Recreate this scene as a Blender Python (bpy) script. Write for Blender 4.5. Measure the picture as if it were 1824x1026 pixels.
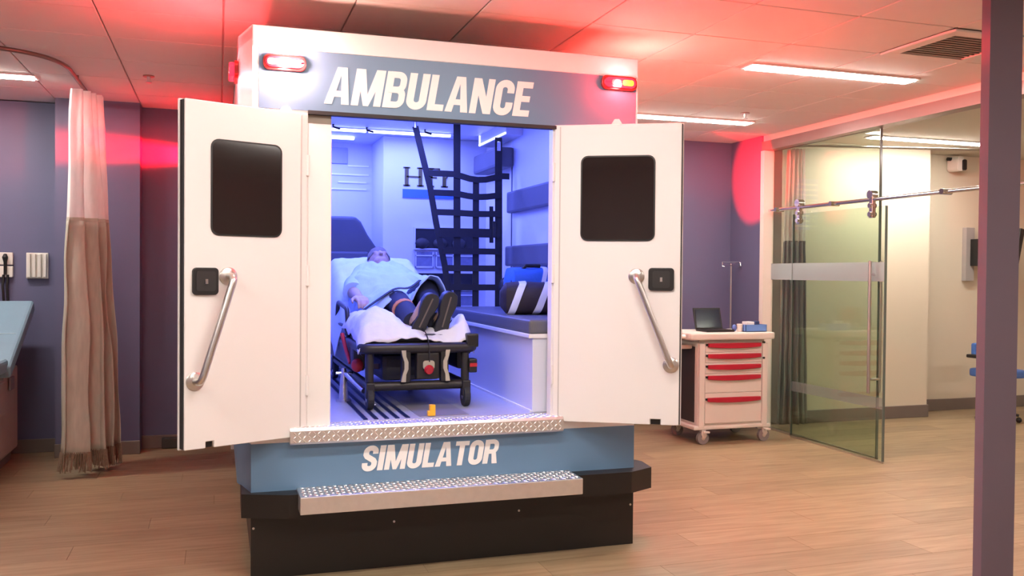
import bpy, bmesh, math, random
from mathutils import Vector, Matrix, noise
random.seed(7)
for o in list(bpy.data.objects): bpy.data.objects.remove(o)
scn = bpy.context.scene
COL = scn.collection

# ------------------------------------------------------------------ camera, world, exposure
def make_camera():
    f_px, yaw, pitch, roll = 1591.17, 0.317468, -0.01706, 0.008367
    fwd = Vector((math.sin(yaw)*math.cos(pitch), math.cos(yaw)*math.cos(pitch), math.sin(pitch)))
    r = Vector((math.cos(yaw), -math.sin(yaw), 0)); u = r.cross(fwd)
    c, s = math.cos(roll), math.sin(roll)
    rr = c*r + s*u; uu = -s*r + c*u
    cam = bpy.data.cameras.new('camera'); o = bpy.data.objects.new('camera', cam); COL.objects.link(o)
    m = Matrix((rr, uu, -fwd)).transposed().to_4x4(); m.translation = Vector((-0.1517, -4.4823, 1.5))
    o.matrix_world = m
    cam.sensor_width = 36; cam.lens = f_px/1824*36; cam.clip_start = .05; cam.clip_end = 100
    scn.camera = o
make_camera()
w = bpy.data.worlds.new('world'); scn.world = w; w.use_nodes = True
w.node_tree.nodes['Background'].inputs[0].default_value = (1, .9, .85, 1)
w.node_tree.nodes['Background'].inputs[1].default_value = .05
vs = scn.view_settings
scn.display_settings.display_device = 'sRGB'
vs.view_transform = 'Standard'; vs.look = 'None'; vs.gamma = 1; vs.use_curve_mapping = False
vs.exposure = 0.72
ROOM_LIGHT = 62.0       # emission of the ceiling strips
ROOM_COL = (1, .93, .86, 1)
CEIL = 2.85

# ------------------------------------------------------------------ materials
MATS = {}
def mat(name, col, rough=.5, metal=0, var=.06, scale=8, bump=0, bscale=60, emit=None, estr=0, coat=0, spec=.5, stretch=(1,1,1), alpha=1, objrand=0, transl=0):
    if name in MATS: return MATS[name]
    m = bpy.data.materials.new(name); m.use_nodes = True; MATS[name] = m
    nt = m.node_tree; b = nt.nodes['Principled BSDF']; L = nt.links
    b.inputs['Roughness'].default_value = rough; b.inputs['Metallic'].default_value = metal
    b.inputs['Specular IOR Level'].default_value = spec; b.inputs['Coat Weight'].default_value = coat
    tc = nt.nodes.new('ShaderNodeTexCoord'); mp = nt.nodes.new('ShaderNodeMapping'); mp.inputs['Scale'].default_value = stretch
    L.new(tc.outputs['Object'], mp.inputs['Vector'])
    n = nt.nodes.new('ShaderNodeTexNoise'); n.inputs['Scale'].default_value = scale; n.inputs['Detail'].default_value = 5
    L.new(mp.outputs[0], n.inputs['Vector'])
    mx = nt.nodes.new('ShaderNodeMix'); mx.data_type = 'RGBA'
    mx.inputs['A'].default_value = tuple(max(0, c*(1-var)) for c in col)+(1,)
    mx.inputs['B'].default_value = tuple(min(1, c*(1+var)) for c in col)+(1,)
    L.new(n.outputs['Fac'], mx.inputs['Factor'])
    out = mx.outputs['Result']
    if objrand:
        oi = nt.nodes.new('ShaderNodeObjectInfo'); mr = nt.nodes.new('ShaderNodeMapRange')
        mr.inputs['To Min'].default_value = 1-objrand; mr.inputs['To Max'].default_value = 1+objrand
        L.new(oi.outputs['Random'], mr.inputs['Value'])
        hs = nt.nodes.new('ShaderNodeHueSaturation'); L.new(out, hs.inputs['Color']); L.new(mr.outputs[0], hs.inputs['Value']); out = hs.outputs[0]
    L.new(out, b.inputs['Base Color'])
    if bump:
        n2 = nt.nodes.new('ShaderNodeTexNoise'); n2.inputs['Scale'].default_value = bscale; n2.inputs['Detail'].default_value = 4
        L.new(mp.outputs[0], n2.inputs['Vector'])
        bp = nt.nodes.new('ShaderNodeBump'); bp.inputs['Strength'].default_value = bump; bp.inputs['Distance'].default_value = .01
        L.new(n2.outputs['Fac'], bp.inputs['Height']); L.new(bp.outputs[0], b.inputs['Normal'])
    if emit:
        b.inputs['Emission Color'].default_value = tuple(emit)+(1,); b.inputs['Emission Strength'].default_value = estr
    if transl:
        b.inputs['Transmission Weight'].default_value = transl
    b.inputs['Alpha'].default_value = alpha
    return m

def glass_mat(name, tint=(.9,.95,.9), refl=.06, haze=0, hcol=(.8,.85,.85)):
    m = bpy.data.materials.new(name); m.use_nodes = True; MATS[name] = m
    nt = m.node_tree; nt.nodes.remove(nt.nodes['Principled BSDF']); out = nt.nodes['Material Output']; L = nt.links
    t = nt.nodes.new('ShaderNodeBsdfTransparent'); t.inputs[0].default_value = tint+(1,)
    g = nt.nodes.new('ShaderNodeBsdfGlossy'); g.inputs['Roughness'].default_value = .02
    fc = nt.nodes.new('ShaderNodeLayerWeight'); fc.inputs[0].default_value = .5
    pw_ = nt.nodes.new('ShaderNodeMath'); pw_.operation = 'POWER'; pw_.inputs[1].default_value = 4; L.new(fc.outputs['Facing'], pw_.inputs[0])
    lw = nt.nodes.new('ShaderNodeMath'); lw.operation = 'MULTIPLY_ADD'; lw.inputs[1].default_value = .8; lw.inputs[2].default_value = .035; L.new(pw_.outputs[0], lw.inputs[0])
    ns = nt.nodes.new('ShaderNodeTexNoise'); ns.inputs['Scale'].default_value = 3
    ad = nt.nodes.new('ShaderNodeMath'); ad.operation = 'MULTIPLY_ADD'; ad.inputs[1].default_value = .02; L.new(ns.outputs['Fac'], ad.inputs[0]); L.new(lw.outputs[0], ad.inputs[2])
    mx = nt.nodes.new('ShaderNodeMixShader'); L.new(ad.outputs[0], mx.inputs[0]); L.new(t.outputs[0], mx.inputs[1]); L.new(g.outputs[0], mx.inputs[2])
    res = mx.outputs[0]
    if haze:
        d = nt.nodes.new('ShaderNodeBsdfDiffuse'); d.inputs[0].default_value = hcol+(1,)
        tr = nt.nodes.new('ShaderNodeBsdfTranslucent'); tr.inputs[0].default_value = hcol+(1,)
        h2 = nt.nodes.new('ShaderNodeMixShader'); h2.inputs[0].default_value = .5; L.new(d.outputs[0], h2.inputs[1]); L.new(tr.outputs[0], h2.inputs[2])
        m2 = nt.nodes.new('ShaderNodeMixShader'); m2.inputs[0].default_value = haze; L.new(res, m2.inputs[1]); L.new(h2.outputs[0], m2.inputs[2]); res = m2.outputs[0]
    L.new(res, out.inputs[0])
    return m

def cloth_mat(name, col, opac=1, scale=900, var=.12, transl=.3):
    """woven cloth, partly see-through when opac < 1"""
    m = bpy.data.materials.new(name); m.use_nodes = True; MATS[name] = m
    nt = m.node_tree; nt.nodes.remove(nt.nodes['Principled BSDF']); out = nt.nodes['Material Output']; L = nt.links
    tc = nt.nodes.new('ShaderNodeTexCoord'); mp = nt.nodes.new('ShaderNodeMapping'); mp.inputs['Scale'].default_value = (6, 6, 1.2); L.new(tc.outputs['Object'], mp.inputs[0])
    n = nt.nodes.new('ShaderNodeTexNoise'); n.inputs['Scale'].default_value = 6; L.new(mp.outputs[0], n.inputs['Vector'])
    mx = nt.nodes.new('ShaderNodeMix'); mx.data_type = 'RGBA'; L.new(n.outputs['Fac'], mx.inputs['Factor'])
    mx.inputs['A'].default_value = tuple(c*(1-var) for c in col)+(1,); mx.inputs['B'].default_value = tuple(min(1, c*(1+var)) for c in col)+(1,)
    d = nt.nodes.new('ShaderNodeBsdfDiffuse'); tr = nt.nodes.new('ShaderNodeBsdfTranslucent')
    L.new(mx.outputs['Result'], d.inputs[0]); L.new(mx.outputs['Result'], tr.inputs[0])
    s = nt.nodes.new('ShaderNodeMixShader'); s.inputs[0].default_value = transl; L.new(d.outputs[0], s.inputs[1]); L.new(tr.outputs[0], s.inputs[2])
    res = s.outputs[0]
    if opac < 1:
        t = nt.nodes.new('ShaderNodeBsdfTransparent'); m2 = nt.nodes.new('ShaderNodeMixShader'); m2.inputs[0].default_value = opac
        L.new(t.outputs[0], m2.inputs[1]); L.new(res, m2.inputs[2]); res = m2.outputs[0]
    L.new(res, out.inputs[0]); return m

def wood_mat():
    m = bpy.data.materials.new('wood_vinyl'); m.use_nodes = True; MATS['wood'] = m
    nt = m.node_tree; b = nt.nodes['Principled BSDF']; L = nt.links
    tc = nt.nodes.new('ShaderNodeTexCoord'); oi = nt.nodes.new('ShaderNodeObjectInfo')
    mp = nt.nodes.new('ShaderNodeMapping'); mp.inputs['Scale'].default_value = (1.2, 14, 1)
    va = nt.nodes.new('ShaderNodeVectorMath'); va.operation = 'ADD'; L.new(tc.outputs['Object'], va.inputs[0]); L.new(oi.outputs['Location'], va.inputs[1]); L.new(va.outputs[0], mp.inputs[0])
    n = nt.nodes.new('ShaderNodeTexNoise'); n.inputs['Scale'].default_value = 2.2; n.inputs['Detail'].default_value = 6; n.inputs['Distortion'].default_value = .6; L.new(mp.outputs[0], n.inputs['Vector'])
    cr = nt.nodes.new('ShaderNodeValToRGB'); L.new(n.outputs['Fac'], cr.inputs[0])
    cr.color_ramp.elements[0].position = .3; cr.color_ramp.elements[0].color = (.245, .172, .096, 1)
    cr.color_ramp.elements[1].position = .7; cr.color_ramp.elements[1].color = (.35, .256, .152, 1)
    mr = nt.nodes.new('ShaderNodeMapRange'); mr.inputs['To Min'].default_value = .88; mr.inputs['To Max'].default_value = 1.12; L.new(oi.outputs['Random'], mr.inputs[0])
    hs = nt.nodes.new('ShaderNodeHueSaturation'); L.new(cr.outputs[0], hs.inputs['Color']); L.new(mr.outputs[0], hs.inputs['Value'])
    L.new(hs.outputs[0], b.inputs['Base Color']); b.inputs['Roughness'].default_value = .42
    bp = nt.nodes.new('ShaderNodeBump'); bp.inputs['Strength'].default_value = .08; bp.inputs['Distance'].default_value = .003; L.new(n.outputs['Fac'], bp.inputs['Height']); L.new(bp.outputs[0], b.inputs['Normal'])
    return m

WHITE = mat('white_paint', (.80,.77,.75), .35, var=.02, scale=2)
GEL = mat('gel_white', (.78,.76,.76), .4, var=.03, scale=3)
BLUE = mat('slate_blue_vinyl', (.12,.22,.35), .4, var=.05, scale=2)
BLACKM = mat('black_laminate', (.008,.006,.005), .4, var=.2, scale=4)
BLACKP = mat('black_plastic', (.012,.011,.011), .4, var=.15)
RUBBER = mat('rubber', (.02,.02,.022), .7)
ALU = mat('diamond_aluminium', (.82,.82,.82), .36, 1, var=.08, scale=30)
STEEL = mat('brushed_steel', (.62,.59,.56), .3, 1, var=.08, scale=40, stretch=(1,1,8))
CHROME = mat('chrome', (.8,.8,.8), .12, 1, var=.03)
LETTER = mat('white_lettering', (.86,.84,.82), .4, var=.02)
PURPLE = mat('purple_wall_paint', (.112,.112,.200), .55, var=.05, scale=1.5, bump=.05, bscale=150)
BEIGE = mat('beige_wall_paint', (.66,.585,.46), .6, var=.03, scale=1.5, bump=.05, bscale=150)
PALE = mat('pale_frame_paint', (.70,.64,.56), .5, var=.03)
BASEB = mat('taupe_rubber_base', (.17,.135,.115), .5, var=.08)
TILE = mat('ceiling_tile', (.74,.68,.63), .85, var=.03, scale=5, bump=.15, bscale=220, objrand=.02)
TBAR = mat('ceiling_grid', (.45,.40,.36), .5)
PAD = mat('grey_vinyl_pad', (.105,.105,.125), .5, var=.08, bump=.05)
SEATM = mat('slate_seat_vinyl', (.06,.065,.085), .5, var=.1)
WOOD = wood_mat()
GLASS = glass_mat('clear_glass', (.88,.93,.87))
FAINT = glass_mat('faint_film', (.85,.88,.88), haze=.22, hcol=(.5,.5,.5))
FROST = glass_mat('frosted_film', (.85,.88,.88), haze=.55, hcol=(.62,.66,.68))
TINT = mat('tinted_window', (.016,.011,.011), .08, var=.1, coat=.3)
STRIPM = mat('ceiling_light_diffuser', (.9,.9,.9), .5, emit=ROOM_COL[:3], estr=ROOM_LIGHT)

# ------------------------------------------------------------------ mesh helpers
class MB:
    def __init__(s): s.v = []; s.f = []
    def add(s, vs, fs):
        n = len(s.v); s.v += [Vector(v) for v in vs]; s.f += [tuple(i+n for i in f) for f in fs]; return s
    def box(s, a, b, M=None):
        x0,y0,z0 = a; x1,y1,z1 = b
        vs = [Vector(p) for p in ((x0,y0,z0),(x1,y0,z0),(x1,y1,z0),(x0,y1,z0),(x0,y0,z1),(x1,y0,z1),(x1,y1,z1),(x0,y1,z1))]
        if M: vs = [M @ v for v in vs]
        return s.add(vs, [(3,2,1,0),(4,5,6,7),(0,1,5,4),(1,2,6,5),(2,3,7,6),(3,0,4,7)])
    def prism(s, poly, a, b, axis='y', M=None):
        """poly in the two other axes (cyclic), extruded from a to b along axis"""
        def P(p, t):
            q = {'y': (p[0], t, p[1]), 'x': (t, p[0], p[1]), 'z': (p[0], p[1], t)}[axis]
            q = Vector(q); return M @ q if M else q
        n = len(poly); vs = [P(p, a) for p in poly]+[P(p, b) for p in poly]
        fs = [tuple(range(n)), tuple(range(2*n-1, n-1, -1))]+[((i+1) % n, i, i+n, (i+1) % n+n) for i in range(n)]
        return s.add(vs, fs)
    def tube(s, path, r, n=10, cap=True, flat=None):
        path = [Vector(p) for p in path]; rs = r if isinstance(r, (list, tuple)) else [r]*len(path)
        base = len(s.v); prev = None
        for i, p in enumerate(path):
            t = (path[min(i+1, len(path)-1)]-path[max(i-1, 0)]).normalized()
            if prev is None:
                a = Vector((0,0,1)) if abs(t.z) < .9 else Vector((1,0,0))
                u = t.cross(a).normalized()
            else:
                u = (prev - t*prev.dot(t)).normalized()
            prev = u; w_ = t.cross(u)
            for k in range(n):
                an = 2*math.pi*k/n
                s.v.append(p + (u*math.cos(an) + w_*math.sin(an)*(flat or 1))*rs[i])
        for i in range(len(path)-1):
            for k in range(n):
                a = base+i*n+k; b = base+i*n+(k+1) % n
                s.f.append((a, b, b+n, a+n))
        if cap:
            s.f.append(tuple(base+k for k in range(n-1, -1, -1))); e = base+(len(path)-1)*n
            s.f.append(tuple(e+k for k in range(n)))
        return s
    def cyl(s, a, b, r, n=16): return s.tube([a, b], r, n)
    def ball(s, c, r, nu=12, nv=8, M=None):
        rx = r if isinstance(r, (list, tuple)) else (r, r, r); base = len(s.v); c = Vector(c)
        vs = []
        for j in range(nv+1):
            th = math.pi*j/nv
            for i in range(nu):
                ph = 2*math.pi*i/nu
                q = Vector((rx[0]*math.sin(th)*math.cos(ph), rx[1]*math.sin(th)*math.sin(ph), rx[2]*math.cos(th)))
                vs.append((M @ q if M else q)+c)
        fs = []
        for j in range(nv):
            for i in range(nu):
                a = j*nu+i; b = j*nu+(i+1) % nu
                fs.append((a, a+nu, b+nu, b))
        return s.add(vs, fs)
    def grid(s, fn, nu, nv):
        vs = [fn(i/nu, j/nv) for j in range(nv+1) for i in range(nu+1)]
        fs = [(j*(nu+1)+i, j*(nu+1)+i+1, (j+1)*(nu+1)+i+1, (j+1)*(nu+1)+i) for j in range(nv) for i in range(nu)]
        return s.add(vs, fs)
    def build(s, name, m, parent=None, bevel=0, seg=2, smooth=False, origin=None, solid=0, label=None, kind=None, weld=True):
        me = bpy.data.meshes.new(name); bm = bmesh.new()
        org = Vector(origin) if origin is not None else Vector((0,0,0))
        bv = [bm.verts.new(v-org) for v in s.v]
        for f in s.f:
            try: bm.faces.new([bv[i] for i in f])
            except ValueError: pass
        if weld: bmesh.ops.remove_doubles(bm, verts=bm.verts, dist=1e-5)
        bmesh.ops.recalc_face_normals(bm, faces=bm.faces)
        if bevel:
            es = [e for e in bm.edges if len(e.link_faces) == 2 and e.calc_face_angle(0) > .5]
            bmesh.ops.bevel(bm, geom=es, offset=bevel, segments=seg, profile=.6, affect='EDGES', clamp_overlap=True)
        if smooth:
            for f in bm.faces: f.smooth = True
        bm.to_mesh(me); bm.free(); me.materials.append(m)
        o = bpy.data.objects.new(name, me); COL.objects.link(o); o.location = org
        if parent is not None: put(o, parent)
        if solid:
            md = o.modifiers.new('thick', 'SOLIDIFY'); md.thickness = solid; md.offset = 0
        if smooth and not solid:
            try: me.set_sharp_from_angle(angle=.8)
            except Exception: pass
        if label: o['label'] = label
        if kind: o['kind'] = kind
        return o

def put(o, parent):
    """parent without moving: every parent here is only translated or carries a known matrix"""
    o.parent = parent
    def world(p):
        return world(p.parent) @ p.matrix_parent_inverse @ p.matrix_basis if p.parent else p.matrix_basis.copy()
    o.matrix_parent_inverse = world(parent).inverted()
def tag(o, label=None, cat=None, group=None, kind=None):
    if label: o['label'] = label
    if cat: o['category'] = cat
    if group: o['group'] = group
    if kind: o['kind'] = kind
    return o
def empty(name, loc, label=None, cat=None, group=None, kind=None):
    o = bpy.data.objects.new(name, None); COL.objects.link(o); o.location = loc; o.empty_display_size = .1
    return tag(o, label, cat, group, kind)
def copy_tree(o, parent=None):
    c = o.copy(); COL.objects.link(c)
    if parent is not None: c.parent = parent
    for ch in list(o.children): copy_tree(ch, c)
    return c
def rrect(x0, x1, z0, z1, r, n=5):
    pts = []
    for cx, cz, a0 in ((x1-r, z1-r, 0), (x0+r, z1-r, 90), (x0+r, z0+r, 180), (x1-r, z0+r, 270)):
        for k in range(n+1):
            a = math.radians(a0+90*k/n); pts.append((cx+r*math.cos(a), cz+r*math.sin(a)))
    return pts
def arc_path(pts, r, n=6):
    """polyline with rounded corners"""
    pts = [Vector(p) for p in pts]; out = [pts[0]]
    for i in range(1, len(pts)-1):
        p = pts[i]; a = (pts[i-1]-p); b = (pts[i+1]-p); rr = min(r, a.length*.49, b.length*.49)
        A = p+a.normalized()*rr; B = p+b.normalized()*rr
        for k in range(n+1):
            t = k/n; out.append((1-t)**2*A+2*t*(1-t)*p+t*t*B)
    return out+[pts[-1]]
def lamp(name, kind, loc, col, energy, parent, size=.05, rot=None, spot=None, blend=.6):
    d = bpy.data.lights.new(name, kind); d.color = col; d.energy = energy
    if kind in ('POINT', 'SPOT'): d.shadow_soft_size = size
    if kind == 'SPOT': d.spot_size = spot; d.spot_blend = blend
    if kind == 'AREA': d.shape = 'RECTANGLE'; d.size, d.size_y = size
    o = bpy.data.objects.new(name, d); COL.objects.link(o); o.location = loc
    if rot is not None: o.rotation_euler = rot
    put(o, parent); return o

# ------------------------------------------------------------------ the room
floor = MB().box((-3.3,-6.2,-.08), (9.2,3.8,-.006)).build('floor', mat('floor_underlay', (.12,.075,.04), .8)); tag(floor, kind='structure')
pw, pl = .24, 1.52
pk = MB().box((0,0,-.006), (pl-.002, pw-.002, 0)); pmesh = None
ny = int(9.9/pw)
for j in range(ny):
    y = 3.7-(j+1)*pw
    if y < -4.0 : break
    off = (j*0.618) % 1*pl
    i = 0; x = -3.3-off
    while x < 9.0:
        d = math.hypot(x+.15, y+4.48)
        if pmesh is None:
            o = pk.build('plank', WOOD, floor); pmesh = o.data
        else:
            o = bpy.data.objects.new('plank', pmesh); COL.objects.link(o); o.parent = floor
        o.location = (x, y, 0); x += pl
rest = MB().box((-3.3,-6.2,-.006), (9.2, y+pw, 0)).build('plank_field', WOOD, floor)

ceil = MB().box((-3.2,-6.2,CEIL+.012), (9.2,3.8,CEIL+.1)).build('ceiling', TBAR); tag(ceil, kind='structure')
tx, ty = .63, .60; tmesh = None
for i in range(-4, 9):
    for j in range(-8, 7):
        x = -.76+tx*i; y = -.6+ty*j
        if abs(x-3.65) < .05 and abs(y+.6) < .05: continue           # the air diffuser sits here
        if y+ty > 3.7 or x < -3.3: continue
        if tmesh is None:
            o = MB().box((.004,.004,0), (tx-.004, ty-.004, .012)).build('ceiling_tile', TILE, ceil, bevel=.003, seg=1); tmesh = o.data
        else:
            o = bpy.data.objects.new('ceiling_tile', tmesh); COL.objects.link(o); o.parent = ceil
        o.location = (x, y, CEIL)
o = MB().box((4.95,-6.2,CEIL), (9.2,3.8,CEIL+.012)).build('plaster_ceiling', mat('plaster', (.60,.56,.47), .8, var=.02), ceil)

def wall(name, a, b, m, kind='structure'):
    o = MB().box(a, b).build(name, m); tag(o, kind=kind); return o
wall('wall_back', (-.76,3.57,0), (4.93,3.72,CEIL), PURPLE)
wall('wall_back_alcove', (-3.3,3.64,0), (-1.38,3.75,CEIL), PURPLE)
wall('wall_back_pilaster', (-1.38,3.36,0), (-.76,3.72,CEIL), PURPLE)
wall('wall_left', (-3.35,-6.2,0), (-3.2,3.8,CEIL), PURPLE)
wall('wall_front', (-3.35,-6.3,0), (9.2,-6.15,CEIL), mat('front_wall', (.55,.52,.5), .6))
wall('wall_right', (9.1,-6.2,0), (9.25,3.8,CEIL), BEIGE)
o = MB().box((3.264,-1.2,0), (3.46,-1.15,CEIL)).build('wall_end_right', mat('plum_wall_end', (.165,.128,.16), .8, spec=.15, var=.05, scale=1.5, bump=.05, bscale=150)); tag(o, kind='structure')  # wall end in a separate plum tone, greyer than the purple walls
def base(name, a, b, parts=()):
    mb = MB().box(a, b).build(name, BASEB, bevel=.004, seg=1); tag(mb, kind='structure')
base('baseboard_back', (-.76,3.555,0), (4.88,3.57,.11))
base('baseboard_alcove', (-3.2,3.625,0), (-1.38,3.64,.11))
base('baseboard_pilaster', (-1.385,3.345,0), (-.755,3.36,.11))
o = MB().box((-.60,3.50,.004), (-.2,3.555,.09)).build('low_dark_box', mat('dark_brown_box', (.035,.028,.022), .5), bevel=.006)  # low dark box in front of the baseboard
tag(o, 'dark low box against the purple back wall', 'vent')

# glass room beyond the partition
wall('wall_glass_room_back', (4.93,3.5,0), (9.2,3.7,CEIL), BEIGE)
wall('wall_glass_room_pilaster', (5.2,3.18,0), (7.04,3.5,CEIL), BEIGE)
base('baseboard_glass_room', (7.04,3.485,0), (9.1,3.5,.13))
base('baseboard_glass_pilaster', (5.2,3.165,0), (7.055,3.18,.13))
wall('wall_glass_end', (4.86,3.03,0), (4.95,3.57,CEIL), PURPLE)
wall('trim_3', (4.85,2.97,0), (4.96,3.03,2.70), PALE)
o = MB().box((4.86,-2.0,2.70), (4.99,3.03,2.79)).build('trim_1', mat('header_rail_metal', (.26,.22,.20), .4, .2)); tag(o, kind='structure')
o = MB().box((4.88,-2.0,2.79), (4.98,3.03,CEIL)).build('trim_2', PALE); tag(o, kind='structure')

win = empty('window_1', (4.94,1.49,0), kind='structure')
MB().box((4.945,1.49,.02), (4.957,2.99,2.70)).build('pane', GLASS, win)
MB().box((4.94,1.482,.0), (4.962,1.49,2.70)).build('edge_strip', mat('glass_edge', (.10,.13,.11), .15), win)
MB().box((4.938,1.49,0), (4.965,2.99,.02)).build('sill_channel', STEEL, win)
MB().box((4.941,1.49,1.455), (4.9445,2.99,1.61)).build('frosted_band', FROST, win)
door = empty('door_1', (4.905,1.95,0), kind='structure')
MB().box((4.895,1.36,.015), (4.907,2.56,2.06)).build('pane', GLASS, door)
MB().box((4.891,1.352,.012), (4.911,1.36,2.06)).build('edge_strip', MATS['glass_edge'], door)
MB().box((4.891,2.56,.012), (4.911,2.568,2.06)).build('edge_strip', MATS['glass_edge'], door)
MB().box((4.889,1.36,0), (4.913,2.56,.016)).build('bottom_guide', STEEL, door)
MB().box((4.891,1.36,1.455), (4.8945,2.56,1.61)).build('frosted_band', FROST, door)
MB().box((4.891,1.36,.43), (4.8945,2.56,.52)).build('frosted_band', FAINT, door)
for sx in (-.055, .055):
    hd = MB().tube([(4.901+sx,1.47,.55), (4.901+sx,1.47,1.62)], .013, 12).build('pull_handle', STEEL, door, smooth=True)
    for z in (.66, 1.51):
        MB().cyl((4.901+sx,1.47,z), (4.901,1.47,z), .011, 10).build('standoff', CHROME, hd)
MB().tube([(4.90,-.6,2.12), (4.90,2.95,2.12)], .016, 12).build('track_bar', CHROME, door, smooth=True)
for y in (2.48, 1.52):
    h = MB().box((4.884,y-.022,1.97), (4.918,y+.022,2.17)).build('hanger', CHROME, door, bevel=.006)
    MB().cyl((4.87,y,2.16), (4.93,y,2.16), .035, 18).build('roller', CHROME, h, smooth=True)
    MB().cyl((4.868,y,2.07), (4.93,y,2.07), .02, 14).build('bolt', CHROME, h)
    MB().cyl((4.868,y,2.0), (4.93,y,2.0), .02, 14).build('bolt', CHROME, h)
for y in (.75, 2.0, 2.8):
    MB().cyl((4.86,y,2.12), (4.95,y,2.12), .022, 12).build('bar_stop', CHROME, door)

# ------------------------------------------------------------------ ceiling fixtures
def strip_light(x0, x1, y, label, group, alongy=False):
    L_ = x1-x0
    t = empty('ceiling_light', (x0, y, CEIL), label, 'light', group)
    def B(a, b): return MB().box(a, b) if not alongy else MB().box((a[1], a[0], a[2]), (b[1], b[0], b[2]))
    f = B((-.02,-.075,-.012), (L_+.02,.075,0)).build('frame', WHITE, bevel=.003, seg=1); f.parent = t
    d = B((0,-.055,-.02), (L_,.055,-.0125)).build('diffuser', STRIPM, bevel=.006); d.parent = t
    return t
strip_light(3.09, 4.37, .53, 'lit white strip light on the ceiling, over the cart aisle beside the air diffuser', 'ceiling strip lights')
strip_light(3.03, 4.31, 2.41, 'lit white strip light on the ceiling close to the purple back wall', 'ceiling strip lights')
strip_light(-2.67, -1.39, 2.55, 'lit white strip light on the ceiling above the exam table', 'ceiling strip lights')
for x in (-2.3, .3, 3.09):
    for y in (-1.5, -3.4):
        if x > 3 and y > -2: continue
        strip_light(x, x+1.28, y, 'lit white strip light on the main room ceiling, facing the ambulance doors', 'ceiling strip lights')
strip_light(5.83, 7.3, 2.66, 'lit white strip light on the glass room ceiling running along its back wall', 'glass room strip lights')
strip_light(.7, 2.6, 6.52, 'lit white strip light on the glass room ceiling running towards its back wall', 'glass room strip lights', alongy=True)
for x in (6.2,):  # unseen strip light, added to brighten the glass room
    strip_light(x, x+1.4, -.8, 'added unseen strip light brightening the glass room, on its ceiling behind the purple wall end', 'glass room strip lights')

vent = empty('air_diffuser', (3.97,-.3,CEIL), 'square white ceiling air diffuser with a dark grille beside the strip light', 'vent')
WV = mat('vent_white', (.72,.68,.63), .5)
mb = MB()
for a, b in (((3.655,-.595,CEIL-.014),(4.275,-.515,CEIL)), ((3.655,-.085,CEIL-.014),(4.275,-.005,CEIL)), ((3.655,-.515,CEIL-.014),(3.735,-.085,CEIL)), ((4.195,-.515,CEIL-.014),(4.275,-.085,CEIL))): mb.box(a, b)
mb.build('frame', WV, vent, bevel=.004, seg=1)
MB().box((3.735,-.515,CEIL+.002), (4.195,-.085,CEIL+.01)).build('duct_opening', BLACKP, vent)
for k in range(11):
    MB().box((3.735,-.5+k*.039,CEIL-.008), (4.195,-.488+k*.039,CEIL+.002)).build('slat', mat('vent_slat', (.30,.25,.21), .5), vent)
def sprinkler(x, y, label):
    t = empty('sprinkler_head', (x, y, CEIL), label, 'sprinkler', 'ceiling sprinklers')
    MB().cyl((x,y,CEIL), (x,y,CEIL-.008), .038, 18).build('escutcheon', mat('sprinkler_brass', (.35,.24,.18), .35, .6), t)
    MB().tube([(x,y,CEIL-.008), (x,y,CEIL-.03), (x,y,CEIL-.045)], [.012,.010,.006], 10).build('body', STEEL, t)
    MB().cyl((x,y,CEIL-.045), (x,y,CEIL-.049), .02, 12).build('deflector', STEEL, t)
sprinkler(-.617, 2.24, 'small sprinkler head on the ceiling between the curtain and the ambulance')
sprinkler(4.02, 2.02, 'small sprinkler head on the ceiling beside the strip light near the back wall')

# ------------------------------------------------------------------ block lettering
def stroke(pts, wd, closed=False):
    pts = [Vector((p[0], p[1])) for p in pts]; n = len(pts); L_, R_ = [], []
    for i in range(n):
        a = pts[i-1] if (closed or i > 0) else None; b = pts[(i+1) % n] if (closed or i < n-1) else None
        p = pts[i]
        d1 = (p-a).normalized() if a is not None else (b-p).normalized(); d2 = (b-p).normalized() if b is not None else d1
        t = (d1+d2).normalized(); nn = Vector((-t.y, t.x)); k = 1/max(.45, nn.dot(Vector((-d1.y, d1.x))))
        L_.append(p+nn*wd/2*k); R_.append(p-nn*wd/2*k)
    return [(L_[i], R_[i], R_[(i+1) % n], L_[(i+1) % n]) for i in range(n if closed else n-1)]
def rpath(x0, x1, y0, y1, r, start, end, n=6):
    """rounded-rectangle path, anticlockwise corner list slice"""
    pts = []
    for cx, cy, a0 in ((x1-r,y1-r,0),(x0+r,y1-r,90),(x0+r,y0+r,180),(x1-r,y0+r,270)):
        pts += [(cx+r*math.cos(math.radians(a0+90*k/n)), cy+r*math.sin(math.radians(a0+90*k/n))) for k in range(n+1)]
    return pts
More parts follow.
